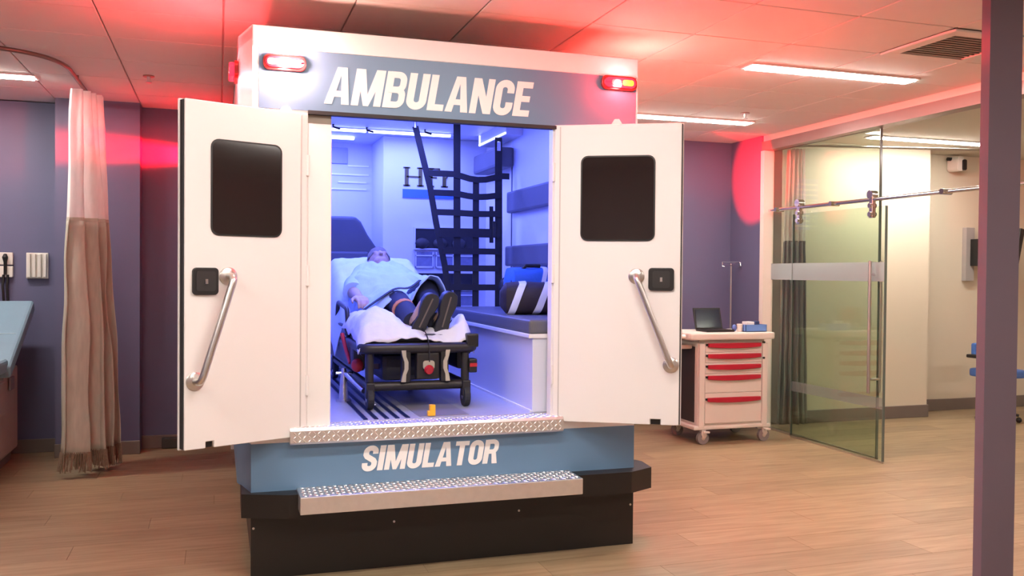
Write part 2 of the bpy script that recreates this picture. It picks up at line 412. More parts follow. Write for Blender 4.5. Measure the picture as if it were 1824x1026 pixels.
def glyph(ch):
    """returns (width, list of polygons), cap height 1"""
    s = .205; w_ = .56; P = []
    def bar(x0, y0, x1, y1): P.append([(x0,y0),(x1,y0),(x1,y1),(x0,y1)])
    h = s/2
    if ch == 'A':
        w_ = .66; P.append([(0,0),(s,0),(w_/2+.03,1),(w_/2-.13,1)]); P.append([(w_-s,0),(w_,0),(w_/2+.13,1),(w_/2-.03,1)]); bar(.14,.2,w_-.14,.36)
    elif ch == 'M':
        w_ = .80; bar(0,0,s*.95,1); bar(w_-s*.95,0,w_,1); P.append([(.0,1),(.25,1),(w_/2+.07,0),(w_/2-.07,0)]); P.append([(w_-.25,1),(w_,1),(w_/2+.07,0),(w_/2-.07,0)])
    elif ch == 'N':
        w_ = .62; bar(0,0,s*.93,1); bar(w_-s*.93,0,w_,1); P.append([(0,1),(.22,1),(w_,0),(w_-.22,0)])
    elif ch == 'L':
        w_ = .46; bar(0,0,s,1); bar(0,0,w_,.18)
    elif ch == 'E':
        w_ = .49; bar(0,0,s,1); bar(0,0,w_,.18); bar(0,.82,w_,1); bar(0,.42,w_-.04,.59)
    elif ch == 'I':
        w_ = .22; bar(0,0,.215,1)
    elif ch == 'T':
        w_ = .54; bar(w_/2-h,0,w_/2+h,1); bar(0,.82,w_,1)
    elif ch == 'U':
        pts = [(h,1)]+[(w_/2-(w_/2-h)*math.cos(a), .26-(.26-h*.9)*math.sin(a)) for a in [math.pi*k/14 for k in range(15)]]+[(w_-h,1)]
        P += stroke(pts, s)
    elif ch == 'O':
        P += stroke(rpath(h, w_-h, h*.9, 1-h*.9, .17, 0, 0), s, True)
    elif ch == 'C':
        rp = rpath(h, w_-h, h*.9, 1-h*.9, .17, 0, 0)
        P += stroke([(w_-h,.64)]+rp[0:21]+rp[21:28]+[(w_-h,.37)], s)
    elif ch == 'S':
        q = h*.9; x0, x1 = h, w_-h; r = .16; mid = .5
        def arc(cx, cy, a0, a1, n=8): return [(cx+r*math.cos(math.radians(a0+(a1-a0)*k/n)), cy+r*math.sin(math.radians(a0+(a1-a0)*k/n))) for k in range(n+1)]
        pts = [(x1,.68)]+arc(x1-r,1-q-r,0,90)+arc(x0+r,1-q-r,90,180)+[(x0,.66),(x0+.05,.58),(w_/2,.5),(x1-.05,.42),(x1,.34)]+arc(x1-r,q+r,0,-90)+arc(x0+r,q+r,270,180)+[(x0,.32)]
        P += stroke(pts, s)
    elif ch in 'BR':
        w_ = .58; bar(0,0,s,1); q = .085
        def bowl(y0, y1, xr):
            r = min(.15, (y1-y0)/2); pts = [(s*.5,y1)]+[(xr-r+r*math.sin(a), y1-r+r*math.cos(a)) for a in [math.pi/2*k/6 for k in range(7)]]+[(xr-r+r*math.cos(a), y0+r-r*math.sin(a)) for a in [math.pi/2*k/6 for k in range(7)]]+[(s*.5,y0)]
            return stroke(pts, .175)
        P += bowl(.5, 1-q, w_-h)
        if ch == 'B': P += bowl(q, .5, w_-h+.01)
        else: P.append([(.30,.52),(.47,.52),(w_+.01,0),(w_-.20,0)]); 
    return w_, P
def lettering(text, x0, x1, z0, z1, y, parent, shear=.17):
    gs = [glyph(c) for c in text]; gap = .05; tot = sum(g[0] for g in gs)+gap*(len(gs)-1)
    H = z1-z0; sx = ((x1-x0)-shear*H)/(tot); x = 0
    for c, (w_, polys) in zip(text, gs):
        mb = MB()
        for k, p in enumerate(polys):
            q = [(x0+(x+px)*sx+shear*H*pz, z0+pz*H) for px, pz in p]
            mb.prism(q, y+.001, y-.002-.00012*k, 'y')
        mb.build('letter', LETTER, parent, weld=False); x += w_+gap

# ------------------------------------------------------------------ ambulance simulator
W, H = 2.04, 2.67
amb = empty('ambulance_simulator', (1.02,1.6,0), 'full-size white and slate-blue ambulance rear-module simulator with open double doors', 'ambulance')
# outer shell: side walls with angled corners, roof, floor deck
IX0, IX1, IY1, FZ, CZ = .06, 1.97, 3.3, .74, 2.60
def shell_side(s):
    if s < 0: poly = [(0,0),(-.06,.26),(-.06,3.42),(.05,3.42),(.05,.02)]
    else: poly = [(W,0),(W+.06,.26),(W+.06,3.42),(W-.06,3.42),(W-.06,.02)]
    MB().prism(poly, .66, H, 'z').build('side_panel', WHITE, amb)
    poly2 = [(p[0], p[1]) for p in poly]
    MB().prism(poly2, .42, .66, 'z').build('lower_side_panel', BLUE, amb)
    MB().box(((.012 if s < 0 else W-.06), .03, 0), ((.06 if s < 0 else W-.012), 3.40, .42)).build('side_skirt', BLACKM, amb)
shell_side(-1); shell_side(1)
MB().prism([(0,0),(W,0),(W+.06,.26),(W+.06,3.42),(-.06,3.42),(-.06,.26)], H-.05, H+.012, 'z').build('roof', WHITE, amb)
MB().box((-.05,3.34,.0), (W+.05,3.42,H-.05)).build('front_wall', WHITE, amb)
# rear face: white top rail, blue header with lettering, corner posts
MB().box((0,-.002,2.575), (W,.06,H+.012)).build('top_rail', WHITE, amb, bevel=.004, seg=1)
MB().box((0,-.002,.66), (.03,.06,2.575)).build('corner_post', WHITE, amb)
MB().box((W-.012,-.002,.66), (W,.06,2.575)).build('corner_post', WHITE, amb)
hdr = MB().box((.03,-.004,2.285), (W-.012,.06,2.575)).build('header_panel', BLUE, amb)
lettering('AMBULANCE', .338, 1.432, 2.325, 2.508, -.004, hdr)
# posts beside the opening
MB().box((.03,0,.66), (.262,.06,2.285)).build('rear_panel', WHITE, amb)
MB().box((1.56,0,.66), (W-.012,.06,2.285)).build('rear_panel', WHITE, amb)
jl = MB().box((.262,.004,.72), (.378,.06,2.225)).build('door_jamb', WHITE, amb, bevel=.003, seg=1)
MB().box((.262,.02,2.225), (.378,.06,2.285)).build('jamb_gap', mat('tan_gap', (.30,.24,.19), .6), amb)
MB().box((1.545,.004,.72), (1.56,.06,2.285)).build('door_jamb', WHITE, amb)
MB().box((.262,-.012,2.268), (1.56,.03,2.286)).build('door_gasket', RUBBER, amb)
# lower blue panel
low = MB().box((0,-.002,.415), (W,.06,.66)).build('lower_panel', BLUE, amb)
lettering('SIMULATOR', .528, 1.262, .497, .622, -.002, low)
MB().box((0,0,0), (W,.03,.415)).build('black_skirt', BLACKM, amb)
for x, z in ((.012,.25),(.70,.23),(1.37,.235),(2.022,.22)):
    MB().cyl((x,.001,z), (x,-.003,z), .006, 8).build('screw', STEEL, amb)
# bumper ledge with angled ends, step plate
bump = MB().prism([(-.045,.20),(-.045,-.02),(.17,-.10),(1.98,-.10),(2.14,-.02),(2.16,.14),(2.10,.26),(2.04,0),(0,0),(-.03,.2)], .31, .425, 'z').build('bumper', BLACKM, amb)
step = MB().box((.215,-.21,.352), (1.65,-.004,.436)).build('step_plate', ALU, amb, bevel=.005)
def treads(x0, x1, y0, y1, z, nx, nyy, name, parent, vertical=False):
    mb = MB(); dx = (x1-x0)/nx; dy = (y1-y0)/nyy
    for i in range(nx):
        for j in range(nyy):
            cx = x0+(i+.5)*dx; cy = y0+(j+.5)*dy; a = math.radians(45 if (i+j) % 2 else -45)
            u = Vector((math.cos(a), math.sin(a)))*dx*.55; v = Vector((-math.sin(a), math.cos(a)))*dx*.17
            def Q(p, h): return (p.x, p.y, z+h) if not vertical else (p.x, z-h, p.y)
            c = Vector((cx, cy))
            pts = [Q(c-u, 0), Q(c-v, 0), Q(c+u, 0), Q(c+v, 0), Q(c-u*.5, .0035), Q(c+u*.5, .0035)]
            mb.add(pts, [(0,1,4),(1,5,4),(1,2,5),(2,3,5),(3,4,5),(3,0,4)])
    return mb.build(name, ALU, parent, kind='stuff', weld=False)
treads(.225, 1.64, -.20, -.01, .436, 54, 7, 'raised_tread', step)
thr = MB().prism([(.02,.655),(-.045,.655),(-.055,.665),(-.055,.722),(-.045,.735),(.08,.735),(.08,.70),(.02,.70)], .18, 1.60, 'x').build('threshold_plate', ALU, amb)
treads(.19, 1.59, -.05, .075, .735, 60, 5, 'raised_tread', thr)
treads(.19, 1.59, .662, .72, -.055, 60, 3, 'raised_tread', thr, vertical=True)

# rear doors
def rear_door(hx, free, width, z0, z1, win, latch, bar, notch, side):
    u = (Vector(free)-Vector((hx, 0))).normalized()
    n = Vector((u.y, -u.x)) if side < 0 else Vector((-u.y, u.x))
    if n.y > 0: n = -n
    def MM():   # local (u, n, z) -> world
        return Matrix(((u.x, n.x, 0, hx), (u.y, n.y, 0, -.004), (0,0,1,0), (0,0,0,1)))
    M = MM()
    e = empty('rear_door', (hx, 0, z0)); put(e, amb)
    e['label'] = 'white ambulance door swung open towards the privacy curtain' if side < 0 else 'white ambulance door swung open towards the crash cart'
    T = -.055
    # panel with a notch in its lower edge
    poly = [(0,z0),(notch[0],z0),(notch[0],z0+.03),(notch[1],z0+.03),(notch[1],z0),(width,z0),(width,z1),(0,z1)]
    MB().prism(poly, 0, T+.012, 'y', M).build('panel', WHITE, e, bevel=.003, seg=1)
    MB().box((0,T,z0-.004), (width+.012,T+.014,z1+.004), M).build('outer_skin', WHITE, e, bevel=.003, seg=1)
    MB().box((width,T+.014,z0+.004), (width+.006,-.008,z1-.004), M).build('edge_seal', RUBBER, e)
    MB().box((notch[0]+.003,T+.012,z0), (notch[1]-.003,-.02,z0+.028), M).build('latch_pin', BLACKP, e)
    MB().box((.028,0,z0+.02), (.034,.003,z1-.01), M).build('hinge_line', mat('panel_groove', (.52,.49,.47), .5), e)
    w_ = MB().prism(rrect(win[0]-.008, win[1]+.008, win[2]-.008, win[3]+.008, .038), -.002, .005, 'y', M).build('window_frame', BLACKP, e)
    MB().prism(rrect(win[0], win[1], win[2], win[3], .032), .0, .0065, 'y', M).build('window', TINT, e)
    lt = MB().prism(rrect(latch[0], latch[1], latch[2], latch[3], .018), 0, .014, 'y', M).build('latch', BLACKP, e, bevel=.004)
    cx = (latch[0]+latch[1])/2; cz = (latch[2]+latch[3])/2
    MB().prism(rrect(cx-.045, cx+.045, cz-.045, cz+.045, .012), .013, .017, 'y', M).build('paddle', mat('latch_paddle', (.03,.028,.028), .35), e)
    MB().box((cx-.006,.017,cz-.012), (cx+.006,.024,cz+.01), M).build('lock_button', CHROME, e)
    p0 = Vector((bar[0], 0, bar[1])); p1 = Vector((bar[2], 0, bar[3])); d = (p1-p0).normalized(); up = Vector((0,.075,0))
    path = arc_path([p0, p0+up, p1+up, p1], .05, 8)
    gb = MB().tube([M @ p for p in path], .017, 14).build('grab_bar', STEEL, e, smooth=True)
    for p in (p0, p1):
        MB().tube([M @ p, M @ (p+Vector((0,.006,0))), M @ (p+Vector((0,.012,0)))], [.042,.042,.034], 22).build('flange', STEEL, e, smooth=True)
    for hz in (z0+.25, (z0+z1)/2, z1-.25):
        MB().cyl(M @ Vector((-.004,.0,hz-.05)), M @ Vector((-.004,.0,hz+.05)), .009, 10).build('hinge', WHITE, e)
    # small roller catch on the top edge
    c = .10 if side < 0 else .329
    MB().prism([(c-.03,z1),(c+.03,z1),(c+.012,z1+.028),(c-.012,z1+.028)], T+.012, -.01, 'y', M).build('top_catch', WHITE, e)
    return e
rear_door(.258, (-.307,-.236), .600, .689, 2.267, (.141,.474,1.667,2.092), (.448,.568,1.388,1.512), (.399,1.473,.553,.998), (.463,.502), -1)
rear_door(1.553, (2.145,-.316), .668, .705, 2.290, (.15,.526,1.68,2.116), (.503,.636,1.412,1.532), (.44,1.487,.624,1.023), (.52,.575), 1)

# warning lights
RED = mat('red_lens', (.55,.01,.015), .15, emit=(1,.012,.03), estr=2.6, coat=.5)
def warning_light(x0, x1, z0, z1, bulbs, hot, strength, energy):
    e = empty('warning_light', ((x0+x1)/2, 0, (z0+z1)/2)); put(e, amb)
    MB().prism(rrect(x0-.012, x1+.012, z0-.012, z1+.012, .03), -.002, -.02, 'y').build('bezel', mat('chrome_red_bezel', (.45,.05,.05), .2, .6), e, bevel=.004)
    ln = MB().prism(rrect(x0, x1, z0, z1, .028), -.018, -.032, 'y').build('lens', RED, e, bevel=.006)
    for a, b, hm in bulbs:
        MB().prism(rrect(a, b, z0+.012, z1-.012, .012), -.03, -.035, 'y').build('lit_bulb', hm, e)
    lamp('warning_glow', 'POINT', ((x0+x1)/2, -.07, (z0+z1)/2), hot, energy, e, .03)
HOT = mat('hot_white_lens', (.9,.6,.4), .3, emit=(1,.72,.38), estr=7)
PINK = mat('hot_pink_lens', (.9,.4,.35), .3, emit=(1,.34,.26), estr=3)
AMBER = mat('amber_lens', (.9,.5,.05), .3, emit=(1,.62,0), estr=1.6)
DKRED = mat('dim_red_lens', (.5,.05,.05), .2, emit=(1,.06,.07), estr=1.2)
warning_light(.06, .24, 2.480, 2.532, ((.068,.155,HOT),(.16,.225,PINK)), (1,.50,.42), 9, 15)
warning_light(1.83, 2.015, 2.512, 2.566, ((1.87,1.925,DKRED),(1.935,2.0,AMBER)), (1,.03,.03), 9, 18)
def side_light(s, y, z, hot, energy, spill, fan, m, wide=150):
    xs = -.06 if s < 0 else W+.06
    e = empty('side_warning_light', (xs, y, z)); put(e, amb)
    MB().prism([(y-.10+p[0], z+p[1]) for p in rrect(0, .2, -.045, .045, .03)], xs, xs+s*.018, 'x').build('bezel', MATS['chrome_red_bezel'], e)
    MB().prism([(y-.09+p[0], z+p[1]) for p in rrect(0, .18, -.036, .036, .026)], xs+s*.016, xs+s*.045, 'x').build('lens', m, e, bevel=.008)
    # the lens throws a flat fan of light: wide sideways, narrow up and down
    g = lamp('warning_glow', 'SPOT', (xs+s*.07, y, z), hot, energy, e, .02, spot=math.radians(wide), blend=.35)
    d = Vector((s, fan, 0)).normalized(); g.rotation_euler = d.to_track_quat('-Z', 'Y').to_euler(); g.scale = (1, math.tan(math.radians(10))/math.tan(math.radians(wide/2)), 1)
    lamp('warning_spill', 'POINT', (xs+s*.15, y, z-.02), hot, spill, e, .03)
side_light(-1, .35, 2.52, (1,.05,.06), 220, 17, .5, RED)
side_light(-1, 3.0, 2.47, (1,.002,.012), 900, 2, .7, RED)
side_light(1, .35, 2.58, (1,.035,.03), 260, 44, .1, mat('hot_side_lens', (.9,.5,.4), .3, emit=(1,.5,.4), estr=6))
side_light(1, 2.2, 2.47, (1,.002,.012), 1800, 4, .36, RED, 15)

# interior shell
LIN = mat('interior_gelcoat', (.62,.64,.74), .45, var=.03, scale=2)
FLR = mat('interior_vinyl_floor', (.36,.37,.42), .4, var=.12, scale=40)
MB().box((.04,.06,FZ-.06), (W-.04,IY1+.04,FZ)).build('deck', FLR, amb)
for k in range(5):
    MB().box((.555+k*.055,.09,FZ), (.578+k*.055,3.0,FZ+.004)).build('floor_rail', mat('deck_rail_dark', (.02,.03,.09), .3, .5), amb)
MB().box((.85,.10,FZ), (1.12,1.6,FZ+.003)).build('floor_plate', mat('deck_plate', (.30,.29,.30), .35, .3), amb)
MB().box((.04,.06,CZ), (W-.04,IY1+.04,CZ+.02)).build('headliner', LIN, amb)
MB().box((.05,.06,FZ), (.06,IY1,CZ)).build('inner_wall', LIN, amb)
MB().box((IX1,.06,FZ), (W-.06+.03,2.0,CZ)).build('inner_wall', LIN, amb)
MB().box((IX1+.02,2.0,FZ), (W-.06+.03,2.72,CZ)).build('side_door', LIN, amb, bevel=.004)
MB().box((IX1-.004,1.985,FZ), (IX1+.02,2.003,2.4)).build('door_seal', mat('grey_seal', (.10,.10,.13), .6), amb)
MB().box((IX0,IY1-.03,FZ), (1.2,IY1,CZ)).build('passage_wall', LIN, amb)
MB().box((1.11,2.72,FZ), (IX1+.04,IY1,CZ)).build('bulkhead', LIN, amb, bevel=.01)
# overhead cabinet on the curb side above the net
oc = MB().box((1.84,1.75,2.51), (1.97,2.45,CZ)).build('overhead_locker', LIN, amb, bevel=.004)
MB().box((1.832,1.75,2.515), (1.841,2.44,2.527)).build('light_trim', mat('trim_light', (.8,.8,.9), .4, emit=(.55,.62,1), estr=2), oc)
MB().box((1.832,2.425,2.515), (1.841,2.44,CZ-.004)).build('light_trim', MATS['trim_light'], oc)
pd = MB().box((1.83,1.95,2.30), (1.97,2.60,2.45)).build('header_pad', PAD, amb, bevel=.02)
MB().box((1.83,1.93,2.33), (1.86,1.95,2.43)).build('catch', CHROME, pd)
MB().box((1.92,.12,1.95), (1.97,1.98,2.11)).build('bolster_pad', PAD, amb, bevel=.015)
MB().box((1.91,.12,1.55), (1.97,1.98,1.70)).build('backrest_pad', PAD, amb, bevel=.015)
# bench
bn = MB().box((1.472,.09,FZ), (1.97,2.0,1.155)).build('bench_base', LIN, amb, bevel=.003, seg=1)
MB().box((1.445,.08,1.145), (1.97,2.0,1.168)).build('bench_lip', mat('bench_lip', (.75,.74,.74), .4), bn, bevel=.004)
MB().box((1.463,.1,FZ), (1.472,2.0,FZ+.012)).build('floor_cove', MATS['bench_lip'], bn)
MB().box((1.45,.085,1.168), (1.97,2.0,1.245)).build('bench_cushion', PAD, amb, bevel=.018, seg=3)
# cabinets on the bulkhead
def niche(x0, x1, z0, z1):
    n = MB().box((x0,2.70,z0), (x1,2.722,z1)).build('recess_shade', mat('niche_shade', (.012,.011,.016), .6), amb)  # flat dark slab, painted as the shade inside an open cabinet
    for a, b in (((x0-.012,2.695,z0-.012),(x1+.012,2.722,z0)), ((x0-.012,2.695,z1),(x1+.012,2.722,z1+.012)), ((x0-.012,2.695,z0),(x0,2.722,z1)), ((x1,2.695,z0),(x1+.012,2.722,z1))):
        MB().box(a, b).build('frame', LIN, n)
    return n
n1 = niche(1.375, 1.885, 1.695, 1.855)
for x in (1.43, 1.58, 1.74):
    MB().ball((x,2.69,1.735), (.06,.02,.045), 10, 6).build('stored_pouch', mat('pouch', (.03,.028,.032), .7), n1, smooth=True)
n2 = niche(1.375, 1.885, 1.36, 1.49)
BIN = mat('clear_bin', (.20,.21,.30), .25, var=.3, scale=30)
for zz in (1.535, 1.21):
    for k in range(3):
        x = 1.375+k*.172
        b = MB().box((x,2.70,zz), (x+.15,2.722,zz+.13)).build('bin_drawer', BIN, amb, bevel=.004, seg=1)
        for a, c in (((x,2.695,zz+.095),(x+.15,2.70,zz+.105)), ((x,2.695,zz),(x+.15,2.70,zz+.012)), ((x,2.695,zz),(x+.008,2.70,zz+.13)), ((x+.142,2.695,zz),(x+.15,2.70,zz+.13))):
            MB().box(a, c).build('bin_rim', LIN, b)
# framed air-conditioning grille and slots in the passage
gr = MB().box((.66,IY1-.045,2.42), (.90,IY1-.03,2.56)).build('air_grille', mat('grille_blue', (.34,.36,.50), .5), amb, bevel=.01)
for z, a, b in ((2.40,.9,1.08),(2.325,.66,1.08),(2.26,.82,1.06),(2.20,.66,1.06)):
    MB().box((a,IY1-.04,z), (b,IY1-.03,z+.014)).build('louvre', mat('louvre_white', (.85,.86,.92), .4), amb)
# emblem: big serif letters over a blue bar
logo = empty('wall_emblem', (1.45,2.71,2.2)); put(logo, amb)
GOLD = mat('emblem_gold_navy', (.10,.075,.02), .5, var=.7, scale=14, stretch=(1,1,.4))
def serif(ch, x, z, h, w_):
    mb = MB(); s = h*.2; t = h*.07
    def bar(a, b, c, d): mb.box((x+a,2.714,z+b), (x+c,2.72,z+d))
    def stem(cx): bar(cx-s/2,0,cx+s/2,h); bar(cx-s*.9,0,cx+s*.9,t); bar(cx-s*.9,h-t,cx+s*.9,h)
    if ch == 'H': stem(s*.9); stem(w_-s*.9); bar(s*.9,h*.46,w_-s*.9,h*.54)
    if ch == 'F': stem(s*.9); bar(s*.9,h-t,w_,h); bar(w_-t,h*.7,w_,h); bar(s*.9,h*.46,w_*.75,h*.54)
    if ch == 'r':
        bar(s*.4,0,s*1.4,h*.7); bar(0,0,s*1.9,t); bar(0,h*.62,s*1.4,h*.7)
        mb.tube([(x+s*1.3,2.717,z+h*.5),(x+s*1.7,2.717,z+h*.66),(x+s*2.4,2.717,z+h*.68)], h*.07, 6)
    mb.build('letter', GOLD, logo)
serif('H', 1.275, 2.20, .155, .17); serif('F', 1.475, 2.20, .155, .105); serif('r', 1.59, 2.20, .155, .1)
bar_ = MB().box((1.27,2.712,2.105), (1.695,2.72,2.175)).build('blue_bar', mat('emblem_blue', (.06,.16,.55), .4), logo)
# interior strip lights
LED = mat('interior_led', (.9,.9,1), .3, emit=(.22,.27,1), estr=9)
for x0, x1 in ((.62,.93),(.95,1.60)):
    MB().box((x0,2.44,CZ-.024), (x1,2.475,CZ-.004)).build('led_strip', LED, amb, bevel=.004)
MB().box((.58,2.43,CZ-.006), (1.64,2.485,CZ)).build('led_track', LIN, amb)
BL = (.13,.17,1)
lamp('led_glow', 'AREA', (1.0,2.40,CZ-.03), BL, 21, amb, (1.3,.08))
for y in (.75, 1.55):
    MB().box((.62,y-.03,CZ-.02), (1.4,y+.03,CZ-.002)).build('led_strip', LED, amb, bevel=.004)
    lamp('led_glow', 'AREA', (1.0,y,CZ-.03), BL, 18, amb, (.8,.07))
for x, y in ((.66,2.3),(.92,2.36),(1.36,2.3)):
    MB().tube([(x,y,CZ), (x,y,CZ-.02), (x+.05,y-.01,CZ-.035)], .008, 8).build('ceiling_hook', BLACKP, amb)
lamp('led_glow', 'AREA', (.6,2.9,CZ-.03), BL, 9, amb, (.6,.07))
MB().box((.3,2.88,CZ-.02), (.9,2.92,CZ-.002)).build('led_strip', LED, amb)

# ------------------------------------------------------------------ rear-facing attendant seat
seat = empty('attendant_seat', (.82,2.62,FZ), 'dark slate high-back attendant seat in the ambulance behind the stretcher head', 'seat')
MB().box((.62,2.55,FZ), (1.0,2.95,1.12)).build('seat_base', LIN, seat, bevel=.01)
MB().box((.56,2.45,1.12), (1.08,2.95,1.25)).build('seat_cushion', SEATM, seat, bevel=.03, seg=3)
prof = [(.52,1.25),(1.10,1.25),(1.125,1.62),(1.07,1.70),(1.0,1.80),(.945,1.905),(.90,1.945),(.66,1.945),(.60,1.905),(.55,1.75),(.52,1.62)]
MB().prism(prof, 2.78, 2.92, 'y').build('backrest', SEATM, seat, bevel=.03, seg=3)
MB().prism([(.60,1.28),(1.02,1.28),(1.0,1.66),(.62,1.66)], 2.755, 2.80, 'y').build('lumbar_panel', mat('seat_panel', (.085,.09,.12), .55), seat, bevel=.015)

# ------------------------------------------------------------------ cargo net
net = empty('cargo_net', (1.5,1.85,1.25), 'black webbing cargo net strung from the ambulance ceiling down to the bench', 'net')
WEB = mat('black_webbing', (.010,.009,.012), .75, var=.2, scale=50)
NY = 1.85
def web(pts, wd, name='strap', normal=Vector((0,-1,0))):
    mb = MB(); pts = [Vector(p) for p in pts]; n = len(pts); vs = []
    for i, p in enumerate(pts):
        t = (pts[min(i+1, n-1)]-pts[max(i-1, 0)]).normalized(); s = t.cross(normal).normalized()*wd/2
        for q in (p-s+normal*.002, p+s+normal*.002, p+s-normal*.002, p-s-normal*.002): vs.append(q)
    fs = [(0,1,2,3)]+[tuple(4*(n-1)+k for k in (3,2,1,0))]
    for i in range(n-1):
        for k in range(4): fs.append((4*i+k, 4*i+(k+1) % 4, 4*i+4+(k+1) % 4, 4*i+4+k))
    return mb.add(vs, fs).build(name, WEB, net)
web([(1.188,NY,2.545),(1.30,NY,2.11),(1.345,NY,1.86),(1.41,NY,1.56),(1.45,NY,1.30),(1.50,NY,1.246)], .045)
web([(1.497,NY+.003,2.595),(1.502,NY+.003,1.9),(1.51,NY+.003,1.248)], .052)
web([(1.645,NY+.004,2.18),(1.648,NY+.004,1.25)], .048)
web([(1.815,NY+.003,2.50),(1.822,NY+.003,1.8),(1.825,NY+.003,1.248)], .055)
web([(1.765,NY+.008,1.99),(1.768,NY+.008,1.72)], .03)
MB().cyl((1.188,NY,2.535), (1.188,NY,2.6), .012, 8).build('ceiling_anchor', STEEL, net)
MB().box((1.80,NY-.01,2.40), (1.83,NY,2.47)).build('buckle', CHROME, net, bevel=.004)
for z, x0, x1, sag in ((2.215,1.29,1.90,.035),(2.075,1.325,1.83,.02),(1.935,1.35,1.83,.005),(1.79,1.37,1.83,0),(1.655,1.395,1.83,0),(1.53,1.42,1.83,0),(1.39,1.45,1.83,0)):
    wd = .065 if z in (1.79,) else .045
    n = 10; pts = []
    for k in range(n+1):
        x = x0+(x1-x0)*k/n; t = (x-1.5)/(1.82-1.5); sg = -sag*4*t*(1-t) if 0 < t < 1 else 0
        pts.append((x, NY-.004, z+sg))
    web(pts, wd)
MB().box((1.77,NY-.012,1.76), (1.80,NY+.01,1.88)).build('buckle', BLACKP, net, bevel=.004)

# ------------------------------------------------------------------ stretcher
st = empty('stretcher', (.915,1.3,FZ), 'black wheeled ambulance stretcher with red release handles inside the open doorway', 'stretcher')
FR = mat('stretcher_frame', (.022,.019,.018), .45, .2, var=.2)
REDP = mat('red_plastic', (.45,.015,.02), .4)
CREAM = mat('cream_pad', (.42,.38,.28), .5)
def tubep(name, pts, r, m=FR, par=st, rc=.05, n=12): return MB().tube(arc_path(pts, rc), r, n).build(name, m, par, smooth=True)
Y0 = .42
tubep('foot_rail', [(.60,.95,1.075),(.60,Y0,1.075),(1.23,Y0,1.075),(1.23,.95,1.075)], .030)
tubep('lower_crossbar', [(.63,Y0+.01,.865),(1.19,Y0+.01,.865)], .026)
for x in (.64, 1.185):
    tubep('front_leg', [(x,Y0+.02,1.06),(x,Y0+.01,.86)], .024)
    tubep('side_rail', [(x-.02 if x < 1 else x+.02,Y0+.05,1.05),(x-.02 if x < 1 else x+.02,2.25,1.05)], .024)
    tubep('lower_side_rail', [(x,Y0+.05,.87),(x,2.0,.87)], .02)
    tubep('cross_leg', [(x+(.03 if x < 1 else -.03),.75,1.03),(x+(.03 if x < 1 else -.03),1.75,.87)], .018)
    tubep('rear_leg', [(x,1.95,1.05),(x,1.95,.86)], .022)
def castor(x, y):
    f = MB().box((x-.024,y-.03,.80), (x+.024,y+.03,.89)).build('castor_fork', FR, st, bevel=.008)
    MB().tube([(x-.018,y,.80),(x+.018,y,.80)], .06, 22).build('wheel', RUBBER, f, bevel=.008)
    MB().cyl((x-.02,y,.80), (x+.02,y,.80), .02, 12).build('axle', STEEL, f)
for x in (.64, 1.185):
    castor(x, Y0+.0); castor(x, 1.95)
for x, s in ((.815, 1), (1.082, -1)):
    MB().box((x-.045 if s < 0 else x+.0,Y0-.02,.885), (x if s < 0 else x+.05,Y0+.03,1.06)).build('upright', FR, st, bevel=.008)
    pp = [(x-s*.005,.89),(x+s*.02,.89),(x+s*.022,.93),(x+s*.034,.96),(x+s*.034,1.0),(x+s*.022,1.03),(x+s*.02,1.065),(x-s*.005,1.065),(x+s*.002,1.03),(x+s*.012,1.0),(x+s*.012,.96),(x+s*.002,.93)]
    MB().prism(pp, Y0-.032, Y0-.01, 'y').build('grip_pad', CREAM, st)
MB().box((.90,Y0-.01,.90), (1.03,Y0+.05,1.05)).build('control_box', FR, st, bevel=.01)
MB().prism(rrect(.935, 1.0, .955, 1.005, .015), Y0-.02, Y0+.0, 'y').build('knob_plate', CREAM, st)
kn = MB().tube([(.966,Y0-.012,.955),(.966,Y0-.03,.955),(.966,Y0-.045,.95)], [.02,.028,.02], 14).build('red_knob', REDP, st, smooth=True)
MB().box((.67,Y0+.3,.93), (.80,Y0+.32,.96)).build('cross_plate', mat('tan_plate', (.18,.15,.12), .5), st)
MB().box((1.185,Y0-.03,1.075), (1.255,Y0+.06,1.155)).build('end_cap', BLACKP, st, bevel=.012)
MB().box((1.20,Y0-.02,.93), (1.25,Y0+.05,1.01)).build('end_cap', BLACKP, st, bevel=.01)
MB().box((1.205,Y0-.024,.965), (1.247,Y0-.018,.985)).build('red_label', REDP, st)
MB().box((.70,Y0+.05,1.10), (.80,Y0+.15,1.145)).build('release_handle', REDP, st, bevel=.012)
MB().ball((.60,Y0+.2,.965), (.035,.03,.04)).build('red_lever', REDP, st, smooth=True)
tubep('lever_arm', [(.545,.86,1.13),(.56,.8,1.04),(.575,.72,.97)], .012, REDP)
MB().box((.62,.46,1.09), (1.21,1.30,1.105)).build('mattress_deck', FR, st)
MAT = mat('mattress_vinyl', (.05,.05,.065), .5)
MB().box((.64,.46,1.105), (1.19,1.28,1.15)).build('mattress', MAT, st, bevel=.02)
ang = math.atan2(.36, .86)
Mb = Matrix.Translation((0,1.25,1.10)) @ Matrix.Rotation(ang, 4, 'X')
MB().box((.62,0,0), (1.21,.95,.02), Mb).build('backrest_frame', FR, st)
MB().box((.64,0,.02), (1.19,.93,.075), Mb).build('backrest_mattress', MAT, st, bevel=.02)
for x in (.595, 1.235):
    tubep('side_guard', [(x,.95,1.10),(x,1.02,1.27),(x,1.45,1.30),(x,1.52,1.10)], .014)
    tubep('side_guard', [(x,1.05,1.16),(x,1.48,1.16)], .010)

